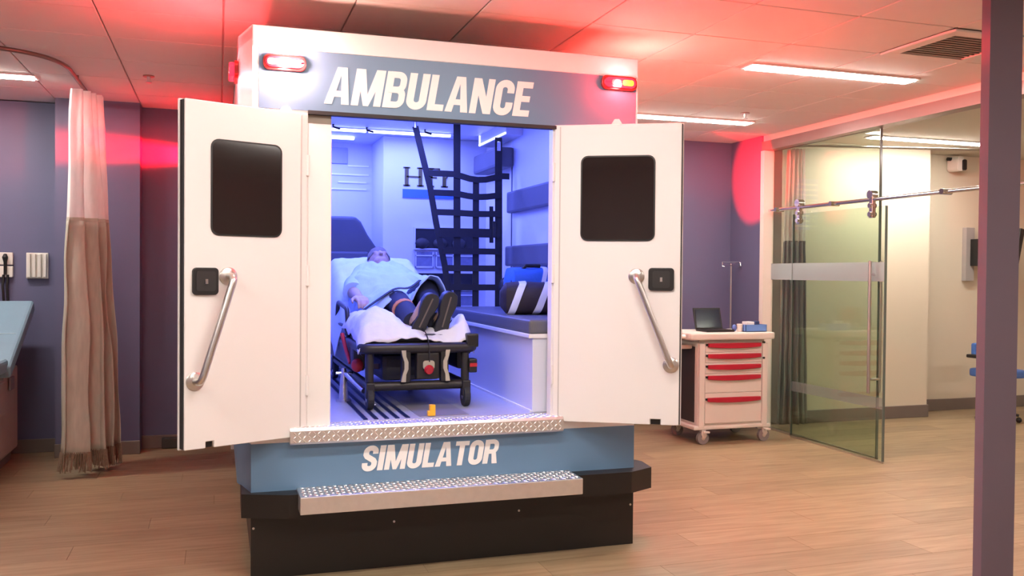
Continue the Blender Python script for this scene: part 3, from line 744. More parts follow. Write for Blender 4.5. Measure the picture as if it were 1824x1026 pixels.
for x0, x1 in ((.575,.645), (1.185,1.245)):
    MB().box((x0,.62,.93), (x1,2.1,1.075)).build('side_fairing', FR, st, bevel=.02)
MB().box((.74,.62,.87), (1.10,1.5,1.02)).build('lift_housing', mat('lift_housing', (.03,.03,.04), .5), st, bevel=.03)
MB().box((.66,1.5,.86), (1.17,1.9,.98)).build('battery_box', BLACKP, st, bevel=.02)

# floor fastener: silver post with a bar that locks the stretcher
ff = empty('stretcher_lock', (.545,.78,FZ), 'silver floor post with a bar locking the stretcher wheel to the deck', 'bracket')
MB().tube([(.545,.78,FZ),(.545,.78,FZ+.012)], .045, 16).build('base', STEEL, ff)
MB().tube([(.545,.78,FZ+.01),(.545,.78,.90),(.545,.78,.935)], [.028,.018,.012], 12).build('post', STEEL, ff, smooth=True)
MB().tube([(.50,.78,.905),(.60,.78,.905)], .009, 8).build('cross_pin', CHROME, ff)
MB().tube([(.555,.77,.90),(.617,.49,.835)], .014, 10).build('locking_bar', STEEL, ff, smooth=True)
o = MB().prism([(.895,FZ+.004),(.935,FZ+.004),(.935,FZ+.062),(.905,FZ+.062),(.905,FZ+.03),(.895,FZ+.03)], .095, .125, 'y').build('floor_stop', mat('yellow_paint', (.85,.42,.02), .4), bevel=.003)
tag(o, 'small yellow stop block on the ambulance deck beside the threshold plate', 'stop block')

# ------------------------------------------------------------------ the patient
def surf(mb_list_obj, voxel): pass
def person():
    SK = mat('skin', (.42,.27,.19), .5, var=.1, scale=20)
    chain = []   # (start, end) limbs as tapered tubes, merged by a voxel remesh into one continuous body
    mb = MB()
    def limb(pts, rs, n=14):
        P, R_ = [], []
        for i in range(len(pts)-1):
            a, b = Vector(pts[i]), Vector(pts[i+1])
            for k in range(5):
                t = k/5; P.append(a.lerp(b, t)); R_.append(rs[i]*(1-t)+rs[i+1]*t)
        P.append(Vector(pts[-1])); R_.append(rs[-1])
        mb.tube(P, R_, n)
        for p, r in zip(pts, rs): mb.ball(p, r, 12, 8)
    RX = Matrix.Rotation(ang, 4, 'X')
    # trunk (lies along the raised backrest)
    for y, z, rx, rz in ((1.26,1.245,.165,.10),(1.36,1.29,.155,.105),(1.46,1.34,.16,.11),(1.56,1.385,.175,.115),(1.65,1.42,.175,.105),(1.70,1.43,.13,.08)):
        mb.ball((.93,y,z), (rx,.13,rz), 16, 10, RX)
    limb([(.93,1.70,1.43),(.935,1.80,1.49)], [.06,.055])
    # head: skull, jaw, nose, ears, brow, lips
    hc = Vector((.94,1.885,1.555)); MH = Matrix.Rotation(ang+.15, 4, 'X')
    def hb(c, r): mb.ball(hc+(MH @ Vector(c)), r, 12, 8, MH)
    hb((0,.02,0), (.077,.105,.092)); hb((0,-.055,.025), (.058,.062,.066)); hb((0,-.095,.05), (.028,.025,.025))
    hb((0,-.02,.098), (.014,.022,.02)); hb((0,-.035,.108), (.012,.012,.012)); hb((0,.01,.09), (.008,.03,.012))
    for s in (-1, 1):
        hb((s*.078,-.005,-.005), (.012,.022,.028)); hb((s*.03,.022,.085), (.022,.010,.010)); hb((s*.03,.006,.078), (.014,.010,.010))
    hb((0,-.065,.083), (.024,.006,.010)); hb((0,-.076,.081), (.022,.006,.009))
    # arms: right arm at the patient's side by the near guard rail, left arm across the belly
    limb([(.765,1.66,1.43),(.695,1.42,1.36),(.685,1.19,1.335),(.688,1.15,1.335)], [.058,.046,.031,.028])
    limb([(1.10,1.66,1.43),(1.175,1.42,1.34),(1.19,1.19,1.29),(1.19,1.15,1.29)], [.058,.046,.031,.028])
    def hand(w_, d, side, lift):
        """palm, four curled fingers, thumb from the side of the palm"""
        w_ = Vector(w_); d = Vector(d).normalized(); s = Vector(side).normalized(); u = s.cross(d).normalized()
        if u.z < 0: u = -u
        for k in range(4):
            off = (k-1.5)*.020
            limb([w_+s*off*.7, w_+d*.075+s*off], [.014,.013], 8)
            L_ = (.068,.078,.073,.058)[k]
            a = w_+d*.085+s*off*1.05; b = a+d*L_*.45-u*.006; c = b+d*L_*.33-u*.018; e = c+d*L_*.16-u*.022
            limb([a, b, c, e], [.0098,.0090,.0082,.0072], 8)
        a = w_+d*.02-s*.035; b = a+d*.04-s*.022-u*.006; c = b+d*.035-s*.002-u*.012
        limb([w_+d*.01-s*.015, a, b, c], [.014,.012,.010,.0085], 8)
    hand((.688,1.145,1.338), (.05,-1,-.12), (1,.05,0), 0)
    hand((1.19,1.145,1.29), (-.05,-1,-.12), (-1,.05,0), 0)
    # legs: right leg nearly flat, left knee raised
    limb([(.86,1.25,1.235),(.885,.92,1.30),(.905,.62,1.215)], [.085,.058,.042])
    limb([(1.0,1.25,1.235),(1.075,.96,1.375),(1.045,.62,1.215)], [.085,.058,.042])
    for x in (.915, 1.052):
        limb([(x,.60,1.21),(x+.02,.555,1.23),(x+.05,.545,1.31)], [.04,.042,.032])
    o = mb.build('person', SK, weld=False)
    tag(o, 'person in a light blue gown and dark boots lying on the stretcher', 'person')
    md = o.modifiers.new('remesh', 'REMESH'); md.mode = 'VOXEL'; md.voxel_size = .006; md.use_smooth_shade = True
    sm = o.modifiers.new('smooth', 'SMOOTH'); sm.factor = .5; sm.iterations = 4
    dg = bpy.context.evaluated_depsgraph_get(); me = bpy.data.meshes.new_from_object(o.evaluated_get(dg)); o.modifiers.clear(); o.data = me
    if not me.materials: me.materials.append(SK)
    # short grey hair as a cap that follows the skull
    hm = MB()
    def hair(u, v):
        th = v*1.75; ph = u*2*math.pi
        q = Vector((.082*math.sin(th)*math.cos(ph), .04+.098*math.cos(th), .008+.096*math.sin(th)*math.sin(ph)))
        if q.z > .05 and q.y < .08: q = q*.93
        q += Vector((noise.noise(q*60), noise.noise(q*60+Vector((5,0,0))), 0))*.004
        return hc+(MH @ q)
    hm.grid(hair, 24, 10).build('hair', mat('grey_hair', (.16,.13,.11), .8, var=.3, scale=60), o, smooth=True)
    # boots
    BT = mat('boot_leather', (.012,.012,.02), .45)
    for x, tilt in ((.925,.42), (1.06,.26)):
        Mr = Matrix.Translation((x,.555,1.175)) @ Matrix.Rotation(tilt, 4, 'Y') @ Matrix.Rotation(.12, 4, 'X')
        so = [(.9*a_, .86*b_) for a_, b_ in [(-.036,-.02),(.036,-.02),(.042,.03),(.036,.10),(.048,.16),(.050,.20),(.038,.245),(.012,.262),(-.018,.258),(-.042,.235),(-.05,.19),(-.046,.14),(-.034,.09),(-.042,.03)]]
        b = MB().prism(so, -.045, .035, 'y', Mr).build('boot', BT, o, bevel=.012, seg=2, smooth=True)
        MB().prism([(p[0]*1.06, p[1]*1.03-.002) for p in so], -.068, -.046, 'y', Mr).build('boot_sole', RUBBER, b, bevel=.004, seg=1)
        MB().tube([Mr @ Vector((0,-.0,.03)), Mr @ Vector((0,.07,.04)), Mr @ Vector((0,.16,.055))], [.045,.052,.055], 14).build('boot_shaft', BT, b, smooth=True)
        MB().box((-.004,-.0705,.02), (.004,-.067,.2), Mr).build('sole_ridge', mat('sole_tan', (.14,.11,.09), .6), b)
    # dark trousers on the shins, orange cuff
    TR = mat('navy_trousers', (.015,.018,.04), .8)
    MB().tube([(.872,1.05,1.285),(.885,.92,1.31),(.905,.75,1.265),(.912,.565,1.212)], [.085,.078,.064,.060], 16).build('trouser_leg', TR, o, smooth=True)
    MB().tube([(1.05,1.08,1.33),(1.075,.965,1.378),(1.065,.80,1.30),(1.05,.565,1.212)], [.085,.078,.064,.060], 16).build('trouser_leg', TR, o, smooth=True)
    MB().tube([(.897,.79,1.278),(.90,.765,1.268)], [.07,.068], 16).build('leg_cuff', mat('orange_band', (.62,.22,.06), .7), o, smooth=True)
    # gown draped over trunk, arms and raised knee
    def gown(u, v):
        y = .84+v*.88                                  # from knees to neck
        x = .93+(u-.5)*(.56-.12*max(0, (v-.8)/.2)**2)
        t = (x-.93)/.30
        trunk = 1.412+(y-1.26)*.33 if y > 1.26 else 1.385
        trunk += .022*math.exp(-((y-1.45)/.14)**2)
        zc = trunk - .13*abs(t)**2.4
        if y < 1.30:                                   # knees
            k = min(1, (1.30-y)/.28)
            kn_l = 1.462*math.exp(-((x-1.085)/.16)**2) ; base_ = 1.24
            zl = base_+(1.475-base_)*math.exp(-((x-1.085)/.125)**2)*(1-.5*max(0, (y-1.02)/.28))
            zr = base_+(1.40-base_)*math.exp(-((x-.875)/.14)**2)-max(0, .95-y)*.5
            zc = zc*(1-k)+max(zl, zr)*k
        e = max(0, abs(u-.5)*2-.82)/.18
        zc -= e*e*.13
        q = Vector((x, y, zc))
        q.z += .020*noise.noise(q*9)+.016*noise.noise(Vector((x*20+y*9, y*8, 3)))+.007*noise.noise(q*34)
        return q
    gw = MB().grid(gown, 44, 60).build('gown', mat('gown_blue', (.42,.55,.78), .8, var=.08, bump=.3, bscale=25), o, smooth=True, solid=.006)
    # sleeves
    GB = MATS['gown_blue']
    MB().tube([(.80,1.68,1.44),(.72,1.54,1.40),(.69,1.40,1.36)], [.085,.078,.072], 16).build('sleeve', GB, o, smooth=True)
    MB().tube([(1.06,1.68,1.44),(1.16,1.54,1.40),(1.20,1.43,1.36)], [.085,.078,.072], 16).build('sleeve', GB, o, smooth=True)
    return o
patient = person()

# pillow and light blue sheet draped over the raised head end
def drape(u, v):
    x = .50+u*.84; s = v*.98
    y = 1.24+s*math.cos(ang)*.98; z = 1.19+s*math.sin(ang)+.02
    e = max(0, abs(u-.5)*2-.62)/.38
    z -= e*e*.24*(1 if u < .5 else .8); x += (-1 if u > .5 else 1)*.05*e
    z += .075*math.exp(-((s-.72)/.2)**2)*math.exp(-((u-.5)/.33)**2)
    q = Vector((x, y, z)); q.z += .014*noise.noise(q*9)+.008*noise.noise(q*22)
    return q
o = MB().grid(drape, 50, 50).build('draw_sheet', mat('blue_white_sheet', (.55,.64,.82), .85, var=.06, bump=.3, bscale=20), smooth=True, solid=.006)
tag(o, 'light blue sheet and pillow draped over the raised stretcher head behind the person', 'sheet')
# white rumpled sheet at the foot end
def foot_sheet(u, v):
    x = .575+u*.66; y = .445+v*.66
    z = 1.165
    z += .125*math.exp(-((x-.72)/.13)**2)*math.exp(-((y-.66)/.17)**2)
    z += .10*math.exp(-((x-1.20)/.055)**2)*math.exp(-((y-.60)/.12)**2)
    z += .09*math.exp(-((x-.66)/.12)**2)*math.exp(-((y-.98)/.2)**2)
    e = max(0, abs(u-.5)*2-.84)/.16; z -= e*e*.07
    if v < .09: z -= (.09-v)/.09*(.055+.02*math.sin(u*9)); y -= (.09-v)/.09*.012
    q = Vector((x, y+.02*math.sin(x*14)*min(1, v*4)-.012, z)); q.z += .020*noise.noise(q*10)+.012*noise.noise(q*24)
    return q
o = MB().grid(foot_sheet, 60, 56).build('foot_sheet', mat('white_sheet', (.74,.73,.76), .85, var=.05, bump=.3, bscale=22), smooth=True, solid=.006)
tag(o, 'rumpled white sheet bunched under the boots on the stretcher foot end', 'sheet')
# restraint straps
def strap(pts, wd, name, label):
    mb = MB(); pts = arc_path(pts, .05, 4); n = len(pts); vs = []
    for i, p in enumerate(pts):
        t = (pts[min(i+1, n-1)]-pts[max(i-1, 0)]).normalized(); s = Vector((0,1,.2)).cross(t).cross(t).normalized()*wd/2; nn = t.cross(s).normalized()*.002
        vs += [p-s+nn, p+s+nn, p+s-nn, p-s-nn]
    fs = [(0,1,2,3), tuple(4*(n-1)+k for k in (3,2,1,0))]
    for i in range(n-1):
        for k in range(4): fs.append((4*i+k, 4*i+(k+1) % 4, 4*i+4+(k+1) % 4, 4*i+4+k))
    o = mb.add(vs, fs).build(name, WEB); tag(o, label, 'strap'); return o
strap([(.585,.95,1.10),(.60,.93,1.20),(.70,.90,1.285),(.80,.90,1.355),(.875,.90,1.405),(.96,.92,1.395),(1.03,.93,1.45)], .035, 'leg_strap', 'black restraint strap crossing the legs below the gown')
strap([(.875,.70,1.285),(.93,.55,1.20),(.955,.47,1.175),(.965,.40,1.12),(.965,.375,1.00)], .012, 'tether_cord', 'thin dark cord hanging over the foot end of the stretcher')

# ------------------------------------------------------------------ bags on the bench
def bag(name, label, c, size, m, stripes, mstripe, rotz, tilt=0):
    t = empty(name, (c[0], c[1], c[2]), label, 'bag', 'equipment bags on the bench')
    Mx = Matrix.Translation(c) @ Matrix.Rotation(rotz, 4, 'Z') @ Matrix.Rotation(tilt, 4, 'Y')
    hx, hy, hz = size
    def body(off=0.0, cut=None):
        """superellipse section swept along local x"""
        rows = []; N = 14; S = 24
        for i in range(N+1):
            a = -1+2*i/N
            if cut: a = cut[0]+(cut[1]-cut[0])*i/N
            k = (1-abs(a)**6)**.35*.12+.88 if abs(a) < 1 else .6
            if abs(a) > .97: k *= .8
            row = []
            for j in range(S):
                th = 2*math.pi*j/S; cs, sn = math.cos(th), math.sin(th)
                y = math.copysign(abs(cs)**.6, cs)*hy*k; z = math.copysign(abs(sn)**.65, sn)*hz*k
                q = Vector((a*hx, y, z+hz)); q += Vector((0, noise.noise(q*14), noise.noise(q*11+Vector((3,0,0)))))*.012
                d = Vector((0, y, z)).normalized()*off+Vector((.04*z/hz if cut else 0, 0, 0))
                row.append(Mx @ (q+d))
            rows.append(row)
        mb = MB(); vs = [p for r in rows for p in r]; fs = []
        for i in range(N):
            for j in range(S): fs.append((i*S+j, i*S+(j+1) % S, (i+1)*S+(j+1) % S, (i+1)*S+j))
        fs.append(tuple(range(S-1, -1, -1))); fs.append(tuple(N*S+j for j in range(S)))
        return mb.add(vs, fs)
    b = body().build('body', m, t, smooth=True)
    for a, w_ in stripes:
        body(.004, (a-w_, a+w_)).build('reflective_band', mstripe, t, smooth=True)
    return t, Mx
REFL = mat('reflective_tape', (.72,.72,.74), .4, var=.06)
BAGB = mat('black_nylon', (.022,.012,.012), .7, bump=.2)
BAGU = mat('blue_nylon', (.03,.13,.50), .6, bump=.2)
t, Mx = bag('equipment_bag', 'black nylon equipment bag with two white reflective bands lying on the bench', (1.735,.70,1.246), (.25,.11,.098), BAGB, ((-.60,.085),(.02,.085)), REFL, -.25)
MB().tube([Mx @ Vector(p) for p in ((.08,-.115,.04),(.16,-.125,.07),(.24,-.10,.10))], .008, 8).build('zip_pull', mat('orange_cord', (.6,.12,.05), .6), t)
MB().tube([Mx @ Vector(p) for p in ((.17,-.10,.165),(.20,-.115,.13),(.235,-.11,.09))], .008, 8).build('cord', mat('yellow_cord', (.6,.4,.06), .6), t)
t, Mx = bag('equipment_bag', 'blue nylon equipment bag with one white reflective band behind the black bag', (1.80,1.08,1.246), (.165,.12,.145), BAGU, ((.25,.09),), REFL, 0)
MB().tube([Mx @ Vector(p) for p in ((-.17,-.05,.10),(-.14,-.08,.22),(-.05,-.06,.30),(.05,-.05,.30))], .012, 8).build('carry_strap', WEB, t)
MB().ball((1.80,1.60,1.39), (.055,.05,.08), 12, 8).build('wall_suction_bottle', BLACKP, amb, smooth=True)

# ------------------------------------------------------------------ privacy curtain (left) and its track
trk = [(-3.1,1.55,CEIL-.03),(-1.09,1.55,CEIL-.03),(-1.09,3.30,CEIL-.03)]
tr = empty('curtain_track', (-1.09,2.2,CEIL), 'curved dark metal curtain track hung under the ceiling near the exam table', 'curtain track')
MB().tube(arc_path(trk, .55, 16), .014, 8).build('rail', mat('track_bronze', (.20,.14,.12), .4, .5), tr, smooth=True)
for p in ((-2.2,1.55), (-1.09,2.4), (-1.09,3.2)):
    MB().cyl((p[0],p[1],CEIL-.02), (p[0],p[1],CEIL), .01, 8).build('hanger', MATS['track_bronze'], tr)
def curtain(name, label, path0, path1, ztop, zmid, zbot, mt, mbm, folds, a0, a1, cx, cy, seed, fringe=True, lean=(0,0)):
    """path0/path1: ends of the gathered hem line (x, y); folds swing across that line"""
    t = empty(name, (cx, cy, 0), label, 'curtain')
    p0, p1 = Vector(path0), Vector(path1); d = (p1-p0); nrm = Vector((-d.y, d.x)).normalized(); mid = (p0+p1)/2
    def S(u, z):
        k = (ztop-z)/(ztop-zbot); spread = .6+.4*k
        c = mid+(p0.lerp(p1, u)-mid)*spread
        amp = (a0+(a1-a0)*k**.8)
        ph = u*folds*2*math.pi
        sw = math.sin(ph+.5*math.sin(u*5+seed))*amp*(.75+.25*math.sin(u*11+seed*2))
        sw += .012*noise.noise(Vector((u*9, z*2.5, seed)))*(1+2*k)
        q = c+nrm*sw+d.normalized()*(.02*math.sin(2*ph)*k)+Vector(lean)*k
        return Vector((q.x, q.y, z))
    NU = int(folds*16)
    MB().grid(lambda u, v: S(u, ztop+(zmid-ztop)*v), NU, 16).build('mesh_header', mt, t, smooth=True)
    zb = zbot+.15 if fringe else zbot
    MB().grid(lambda u, v: S(u, zmid+(zb-zmid)*v), NU, 30).build('fabric_panel', mbm, t, smooth=True, solid=.003)
    MB().grid(lambda u, v: S(u, zmid+.012-.024*v)+Vector((0,-.003,0)), NU, 1).build('seam', mbm, t, smooth=True)
    if fringe:
        mb = MB(); n = NU*3
        for i in range(n):
            u = (i+.5)/n; L_ = .15*(.8+.25*random.random()); q0 = S(u, zb+.01); q1 = S(min(1, max(0, u+random.uniform(-.004,.004))), zb-L_*.5); q2 = S(u, zb-L_+.012)
            j = Vector((random.uniform(-.006,.006), random.uniform(-.006,.006), 0))
            mb.tube([q0, q1+j, q2+j*2], [.005,.004,.003], 4)
        mb.build('fringe', mat('fringe_brown', (.26,.19,.13), .8, var=.3, scale=60), t, kind='stuff', weld=False)
    return t
CUR_T = cloth_mat('curtain_mesh_white', (.90,.86,.84), .93, transl=.35)
CUR_B = cloth_mat('curtain_beige', (.54,.52,.43), 1, transl=.12, var=.2)
curtain('privacy_curtain', 'gathered beige privacy curtain with white mesh header and fringed hem beside the exam table', (-1.19,2.52), (-.93,2.98), CEIL-.05, 1.86, .03, CUR_T, CUR_B, 4.5, .05, .17, -1.06, 2.75, 1.3, lean=(.05,-.03))

# ------------------------------------------------------------------ exam table and wall diagnostics
ex = empty('exam_table', (-2.0,2.8,0), 'exam table with light blue cushion on a beige cabinet base below the wall diagnostics', 'exam table')
EXB = mat('exam_beige', (.46,.40,.36), .5, var=.04)
EXC = mat('exam_cushion_blue', (.17,.285,.36), .5, var=.06, bump=.05)
MB().box((-2.35,1.9,.09), (-1.66,3.45,.74)).build('cabinet_base', EXB, ex, bevel=.02)
MB().box((-2.30,1.95,0), (-1.70,3.40,.09)).build('toe_kick', mat('toe_grey', (.20,.18,.17), .6), ex)
dr = MB().box((-1.662,2.1,.42), (-1.652,3.0,.66)).build('side_drawer', EXB, ex, bevel=.004)
MB().box((-1.652,3.08,.58), (-1.635,3.2,.68)).build('control_plate', mat('grey_plate', (.20,.20,.22), .5), ex, bevel=.004)
Mc = Matrix.Translation((0,2.60,.72)) @ Matrix.Rotation(math.radians(27), 4, 'X')
MB().box((-2.42,0,0), (-1.54,.98,.10), Mc).build('back_cushion', EXC, ex, bevel=.03, seg=3)
MB().box((-2.38,.03,-.03), (-1.60,.95,0), Mc).build('back_board', mat('grey_board', (.25,.25,.27), .5), ex)
MB().box((-2.42,1.75,.765), (-1.56,2.62,.865)).build('seat_cushion', EXC, ex, bevel=.03, seg=3)
MB().box((-2.34,1.95,.74), (-1.67,2.60,.765)).build('seat_board', MATS['grey_board'], ex)
MB().tube([Mc @ Vector((-2.4,.46,.1005)), Mc @ Vector((-1.58,.46,.1005))], .004, 6).build('piping', mat('pale_piping', (.35,.48,.55), .5), ex)
OFFW = mat('offwhite_plastic', (.66,.62,.56), .45)
wd = empty('diagnostic_holder', (-1.78,3.63,1.52), 'beige wall diagnostic unit holding a black otoscope handle with coiled cord', 'diagnostic set')
MB().box((-1.90,3.60,1.43), (-1.725,3.64,1.52)).build('lower_plate', OFFW, wd, bevel=.008)
MB().box((-1.90,3.60,1.53), (-1.725,3.64,1.63)).build('upper_plate', OFFW, wd, bevel=.008)
MB().tube([(-1.775,3.585,1.615),(-1.775,3.575,1.59),(-1.775,3.585,1.55),(-1.775,3.585,1.45)], [.012,.022,.013,.012], 12).build('otoscope', BLACKP, wd, smooth=True)
for dx in (0, .03):
    MB().tube([(-1.79+dx,3.60,1.45),(-1.795+dx,3.59,1.36),(-1.79+dx,3.60,1.24)], .010, 8).build('coiled_cord', BLACKP, wd, smooth=True)
gh = empty('wall_rack', (-1.55,3.63,1.52), 'off-white ridged wall rack with vertical slots beside the curtain', 'rack')
MB().box((-1.632,3.615,1.42), (-1.470,3.64,1.63)).build('back_plate', OFFW, gh, bevel=.006)
for k in range(4):
    MB().box((-1.622+k*.039,3.585,1.43), (-1.597+k*.039,3.616,1.62)).build('divider', OFFW, gh, bevel=.005)

# ------------------------------------------------------------------ crash cart and what stands on it
ct = empty('crash_cart', (4.25,2.8,0), 'off-white medical crash cart with five red drawer handles against the purple wall', 'cart')
CW = mat('cart_white', (.68,.63,.57), .45, var=.03)
CD = mat('cart_side_shade', (.035,.03,.03), .6)  # near-black tone for the shade on the cart's left side
CRED = mat('cart_red', (.42,.012,.035), .4)
cy0, cy1 = 2.44, 2.94
MB().box((3.90,cy0+.01,.16), (4.60,cy1,.90)).build('body', CW, ct, bevel=.012)
MB().box((3.893,cy0+.06,.19), (3.90,cy1-.03,.86)).build('side_panel', CD, ct)  # dark sheet stands in for shade on the unlit side of the cart
tp = MB().prism(rrect(3.79, 4.66, cy0-.05, cy1+.02, .04), .925, .985, 'z').build('worktop', CW, ct, bevel=.014)
MB().box((3.92,cy0+.02,.895), (4.58,cy1-.02,.928)).build('worktop_support', CW, ct)
for x in (3.905, 4.545): MB().prism([(x,.15),(x+.055,.15),(x+.055,.89),(x,.89)], cy0-.015, cy0+.02, 'y').build('corner_post', CW, ct, bevel=.008)
zs = [.90, .80, .70, .605, .50, .18]; zh = [.875,.780,.685,.590,.395]
edges = [(.815,.895),(.72,.812),(.625,.717),(.455,.622),(.185,.452)]
for (z0, z1), zz in zip(edges, zh):
    dw = MB().box((3.965,cy0-.008,z0), (4.54,cy0+.03,z1)).build('drawer', CW, ct, bevel=.004)
    n = 12; top = [(3.985+.535*k/n, zz+.018) for k in range(n+1)]; bot = [(3.985+.535*k/n, zz-.028*math.sin(math.pi*(.12+.76*k/n))**.6) for k in range(n, -1, -1)]
    MB().prism(top+bot, cy0-.034, cy0-.006, 'y').build('handle', CRED, dw, bevel=.004, seg=1)
    MB().box((3.968,cy0-.018,zz-.004), (3.986,cy0-.008,zz+.014)).build('label_tab', BLACKP, dw)
for z in (.895, .755): MB().cyl((4.555,cy0-.022,z), (4.555,cy0,z), .010, 10).build('lock', BLACKP, ct)
MB().box((3.86,cy0-.01,.13), (4.64,cy1+.02,.165)).build('base_plate', CW, ct, bevel=.012)
hs = MB().tube(arc_path([(3.93,cy0+.03,.95),(3.76,cy0+.05,.95),(3.74,cy1-.05,.95),(3.93,cy1-.02,.95)], .06), .02, 12).build('push_handle', CW, ct, smooth=True)
MB().box((3.72,cy0+.08,.84), (3.885,cy1-.06,.875)).build('side_shelf', mat('cart_beige', (.45,.38,.32), .5), ct, bevel=.01)
for x in (3.96, 4.58):
    for y in (cy0+.02, cy1-.02):
        f = MB().prism([(x-.015,.14),(x+.02,.14),(x+.035,.075),(x+.02,.055),(x-.005,.055),(x-.02,.09)], y-.022, y+.022, 'y').build('castor', CW, ct, bevel=.004)
        MB().tube([(x-.0,y-.017,.055),(x-.0,y+.017,.055)], .055, 20).build('wheel', mat('grey_wheel', (.22,.20,.20), .5), f)
        MB().cyl((x,y-.02,.055), (x,y+.02,.055), .018, 10).build('hub', STEEL, f)
        MB().box((x-.01,y-.06,.105), (x+.04,y-.022,.12)).build('brake', CW, f, bevel=.003)
lp = empty('laptop', (4.05,2.75,.985), 'dark open laptop standing on the crash cart top', 'laptop')
MB().box((3.97,2.50,.986), (4.25,2.70,1.006)).build('keyboard_base', BLACKP, lp, bevel=.004)
Ml = Matrix.Translation((0,2.70,1.0)) @ Matrix.Rotation(math.radians(-16), 4, 'X')
sc = MB().box((3.97,0,0), (4.25,.014,.20), Ml).build('screen', BLACKP, lp, bevel=.004)
MB().box((3.985,-.002,.015), (4.235,.0,.185), Ml).build('display', mat('dark_display', (.012,.014,.03), .15), lp)
bx_ = empty('supply_box', (4.48,2.66,.985), 'blue supply box with small white items inside on the crash cart', 'box')
mb = MB(); X0, X1, Ya, Yb, Z0, Z1 = 4.40, 4.62, 2.48, 2.62, .986, 1.05
BB = mat('box_blue', (.12,.26,.62), .5)
MB().box((X0,Ya,Z0), (X1,Yb,Z0+.006)).build('bottom', BB, bx_)
for a, b in (((X0,Ya,Z0),(X1,Ya+.005,Z1)), ((X0,Yb-.005,Z0),(X1,Yb,Z1)), ((X0,Ya,Z0),(X0+.005,Yb,Z1)), ((X1-.005,Ya,Z0),(X1,Yb,Z1))): MB().box(a, b).build('side', BB, bx_)
MB().box((4.43,2.51,.993), (4.51,2.59,1.075)).build('white_packet', WHITE, bx_, bevel=.006)
MB().box((4.53,2.52,.993), (4.57,2.58,1.08)).build('dark_packet', mat('dark_packet', (.04,.06,.16), .5), bx_, bevel=.006)
cupm = MB().tube([(4.355,2.53,.986),(4.355,2.53,1.055)], [.022,.028], 16).build('cup', OFFW); tag(cupm, 'small cream cup between the laptop and the blue box on the cart', 'cup')
o = MB().ball((4.305,2.55,1.018), (.022,.02,.032), 12, 8).build('tape_roll', mat('blue_tape', (.10,.16,.45), .5), smooth=True); tag(o, 'small blue roll beside the cream cup on the crash cart', 'roll')
for thing_, dx in ((ct, -.05), (bx_, -.05), (cupm, -.035), (o, -.03)): thing_.location.x += dx
iv = empty('iv_pole', (4.74,3.36,0), 'slim silver drip pole with hooks behind the crash cart', 'drip pole')
MB().tube([(4.74,3.36,.06),(4.74,3.36,1.61)], .009, 8).build('pole', STEEL, iv)
MB().tube([(4.64,3.36,1.625),(4.84,3.36,1.625)], .006, 8).build('crossbar', CHROME, iv)
for s in (-1, 1):
    MB().tube([(4.74+s*.1,3.36,1.625),(4.74+s*.105,3.35,1.585),(4.74+s*.085,3.34,1.58)], .006, 8).build('hook', CHROME, iv)
MB().ball((4.74,3.36,1.60), .016, 10, 6).build('hub', CHROME, iv)
MB().box((4.66,3.35,.0), (4.82,3.37,.02)).build('foot', STEEL, iv); MB().box((4.73,3.28,.0), (4.75,3.44,.02)).build('foot', STEEL, iv)
MB().tube([(4.74,3.36,.01),(4.74,3.36,.07)], [.02,.012], 8).build('socket', STEEL, iv)
pst = empty('wall_notice', (4.15,3.56,2.2), 'narrow blue and white notice on the purple wall behind the open door', 'notice')
MB().box((3.98,3.556,1.98), (4.272,3.568,2.52)).build('board', mat('notice_blue', (.10,.18,.62), .5), pst)
for k in range(9): MB().box((4.0,3.553,2.01+k*.055), (4.262,3.556,2.03+k*.055)).build('white_line', WHITE, pst)

# ------------------------------------------------------------------ glass room contents
G_T = cloth_mat('grey_curtain_mesh', (.82,.77,.75), .94, transl=.35)
G_B = cloth_mat('grey_curtain', (.27,.25,.235), 1, transl=.1, var=.25)
curtain('grey_curtain', 'grey curtain with pale mesh header gathered behind the glass partition', (5.01,2.93), (5.28,2.84), 2.72, 1.82, .06, G_T, G_B, 4.5, .04, .055, 5.15, 2.83, 4.1, fringe=False)
gt = MB().tube([(5.0,2.9,2.74),(5.4,2.75,2.74),(7.0,2.4,2.74)], .012, 8).build('curtain_rail', STEEL, smooth=True); tag(gt, 'thin steel curtain rail under the glass room ceiling', 'curtain rail')
sp = empty('wall_speaker', (7.52,3.45,2.72), 'white and black wall speaker high on the glass room back wall', 'speaker')
MB().prism(rrect(7.56, 7.66, 2.66, 2.83, .04), 3.34, 3.5, 'y').build('housing', OFFW, sp, bevel=.02)
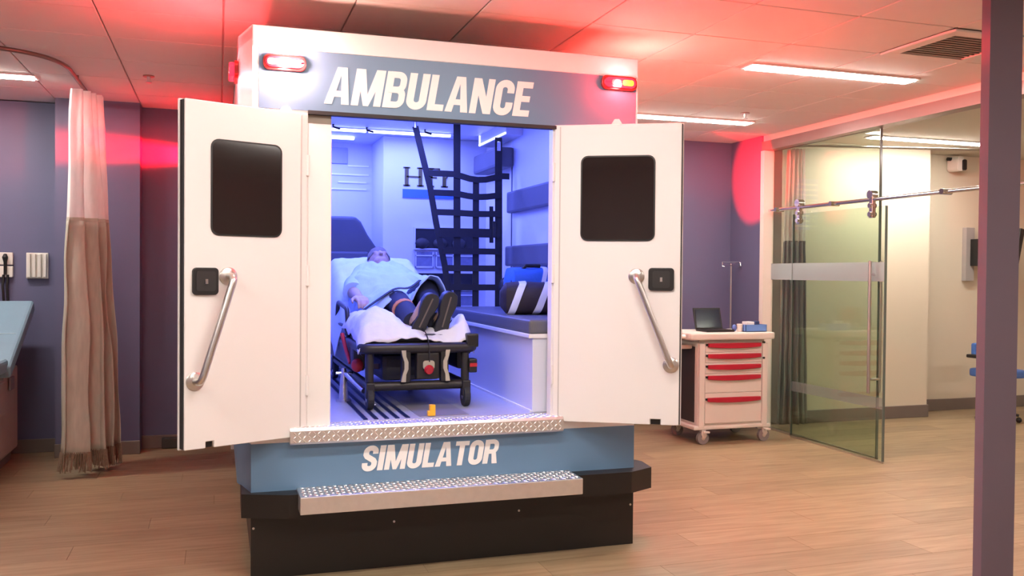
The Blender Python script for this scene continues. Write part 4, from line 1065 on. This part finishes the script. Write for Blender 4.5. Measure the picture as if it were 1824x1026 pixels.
MB().prism(rrect(7.625, 7.675, 2.67, 2.79, .02), 3.32, 3.46, 'y').build('grille', BLACKP, sp, bevel=.008)
MB().cyl((7.52,3.44,2.80), (7.58,3.44,2.80), .02, 10).build('bracket', BLACKP, sp)
tv = empty('monitor_mount', (7.75,3.45,1.75), 'black monitor on a swing arm on the glass room back wall', 'monitor')
MB().box((7.80,3.44,1.45), (7.92,3.5,2.05)).build('wall_plate', mat('plate_grey', (.35,.32,.30), .5), tv, bevel=.006)
MB().box((7.86,3.28,1.62), (7.93,3.45,1.92)).build('arm', BLACKP, tv, bevel=.01)
Mt = Matrix.Translation((7.95,3.22,1.55)) @ Matrix.Rotation(math.radians(12), 4, 'Y')
MB().box((-.03,-.3,0), (.03,.1,.48), Mt).build('screen_back', BLACKP, tv, bevel=.012)
MB().box((.03,-.28,.03), (.034,.08,.45), Mt).build('display', MATS['dark_display'], tv)
ch = empty('blue_stool', (7.55,2.75,0), 'blue upholstered stool in the glass room beside the purple wall end', 'stool')
CB = mat('stool_blue', (.06,.15,.45), .5)
MB().prism(rrect(7.32, 7.77, 2.55, 2.95, .10), .46, .54, 'z').build('seat', CB, ch, bevel=.02)
MB().box((7.40,2.90,.66), (7.74,2.96,.80)).build('backrest', CB, ch, bevel=.02)
MB().box((7.28,2.62,.655), (7.36,2.90,.69)).build('armrest', BLACKP, ch, bevel=.01)
MB().tube([(7.34,2.75,.52),(7.34,2.75,.66)], .012, 8).build('arm_post', STEEL, ch)
MB().tube([(7.55,2.93,.52),(7.55,2.95,.75)], .015, 8).build('back_post', STEEL, ch)
MB().tube([(7.55,2.75,.10),(7.55,2.75,.47)], .025, 12).build('column', STEEL, ch)
for k in range(5):
    a = 2*math.pi*k/5+.3; ex_, ey_ = 7.55+.20*math.cos(a), 2.75+.20*math.sin(a)
    lg = MB().tube([(7.55,2.75,.11),(ex_,ey_,.075)], [.022,.014], 8).build('leg', BLACKP, ch)
    MB().ball((ex_,ey_,.03), .03, 10, 6).build('castor', BLACKP, lg, smooth=True)
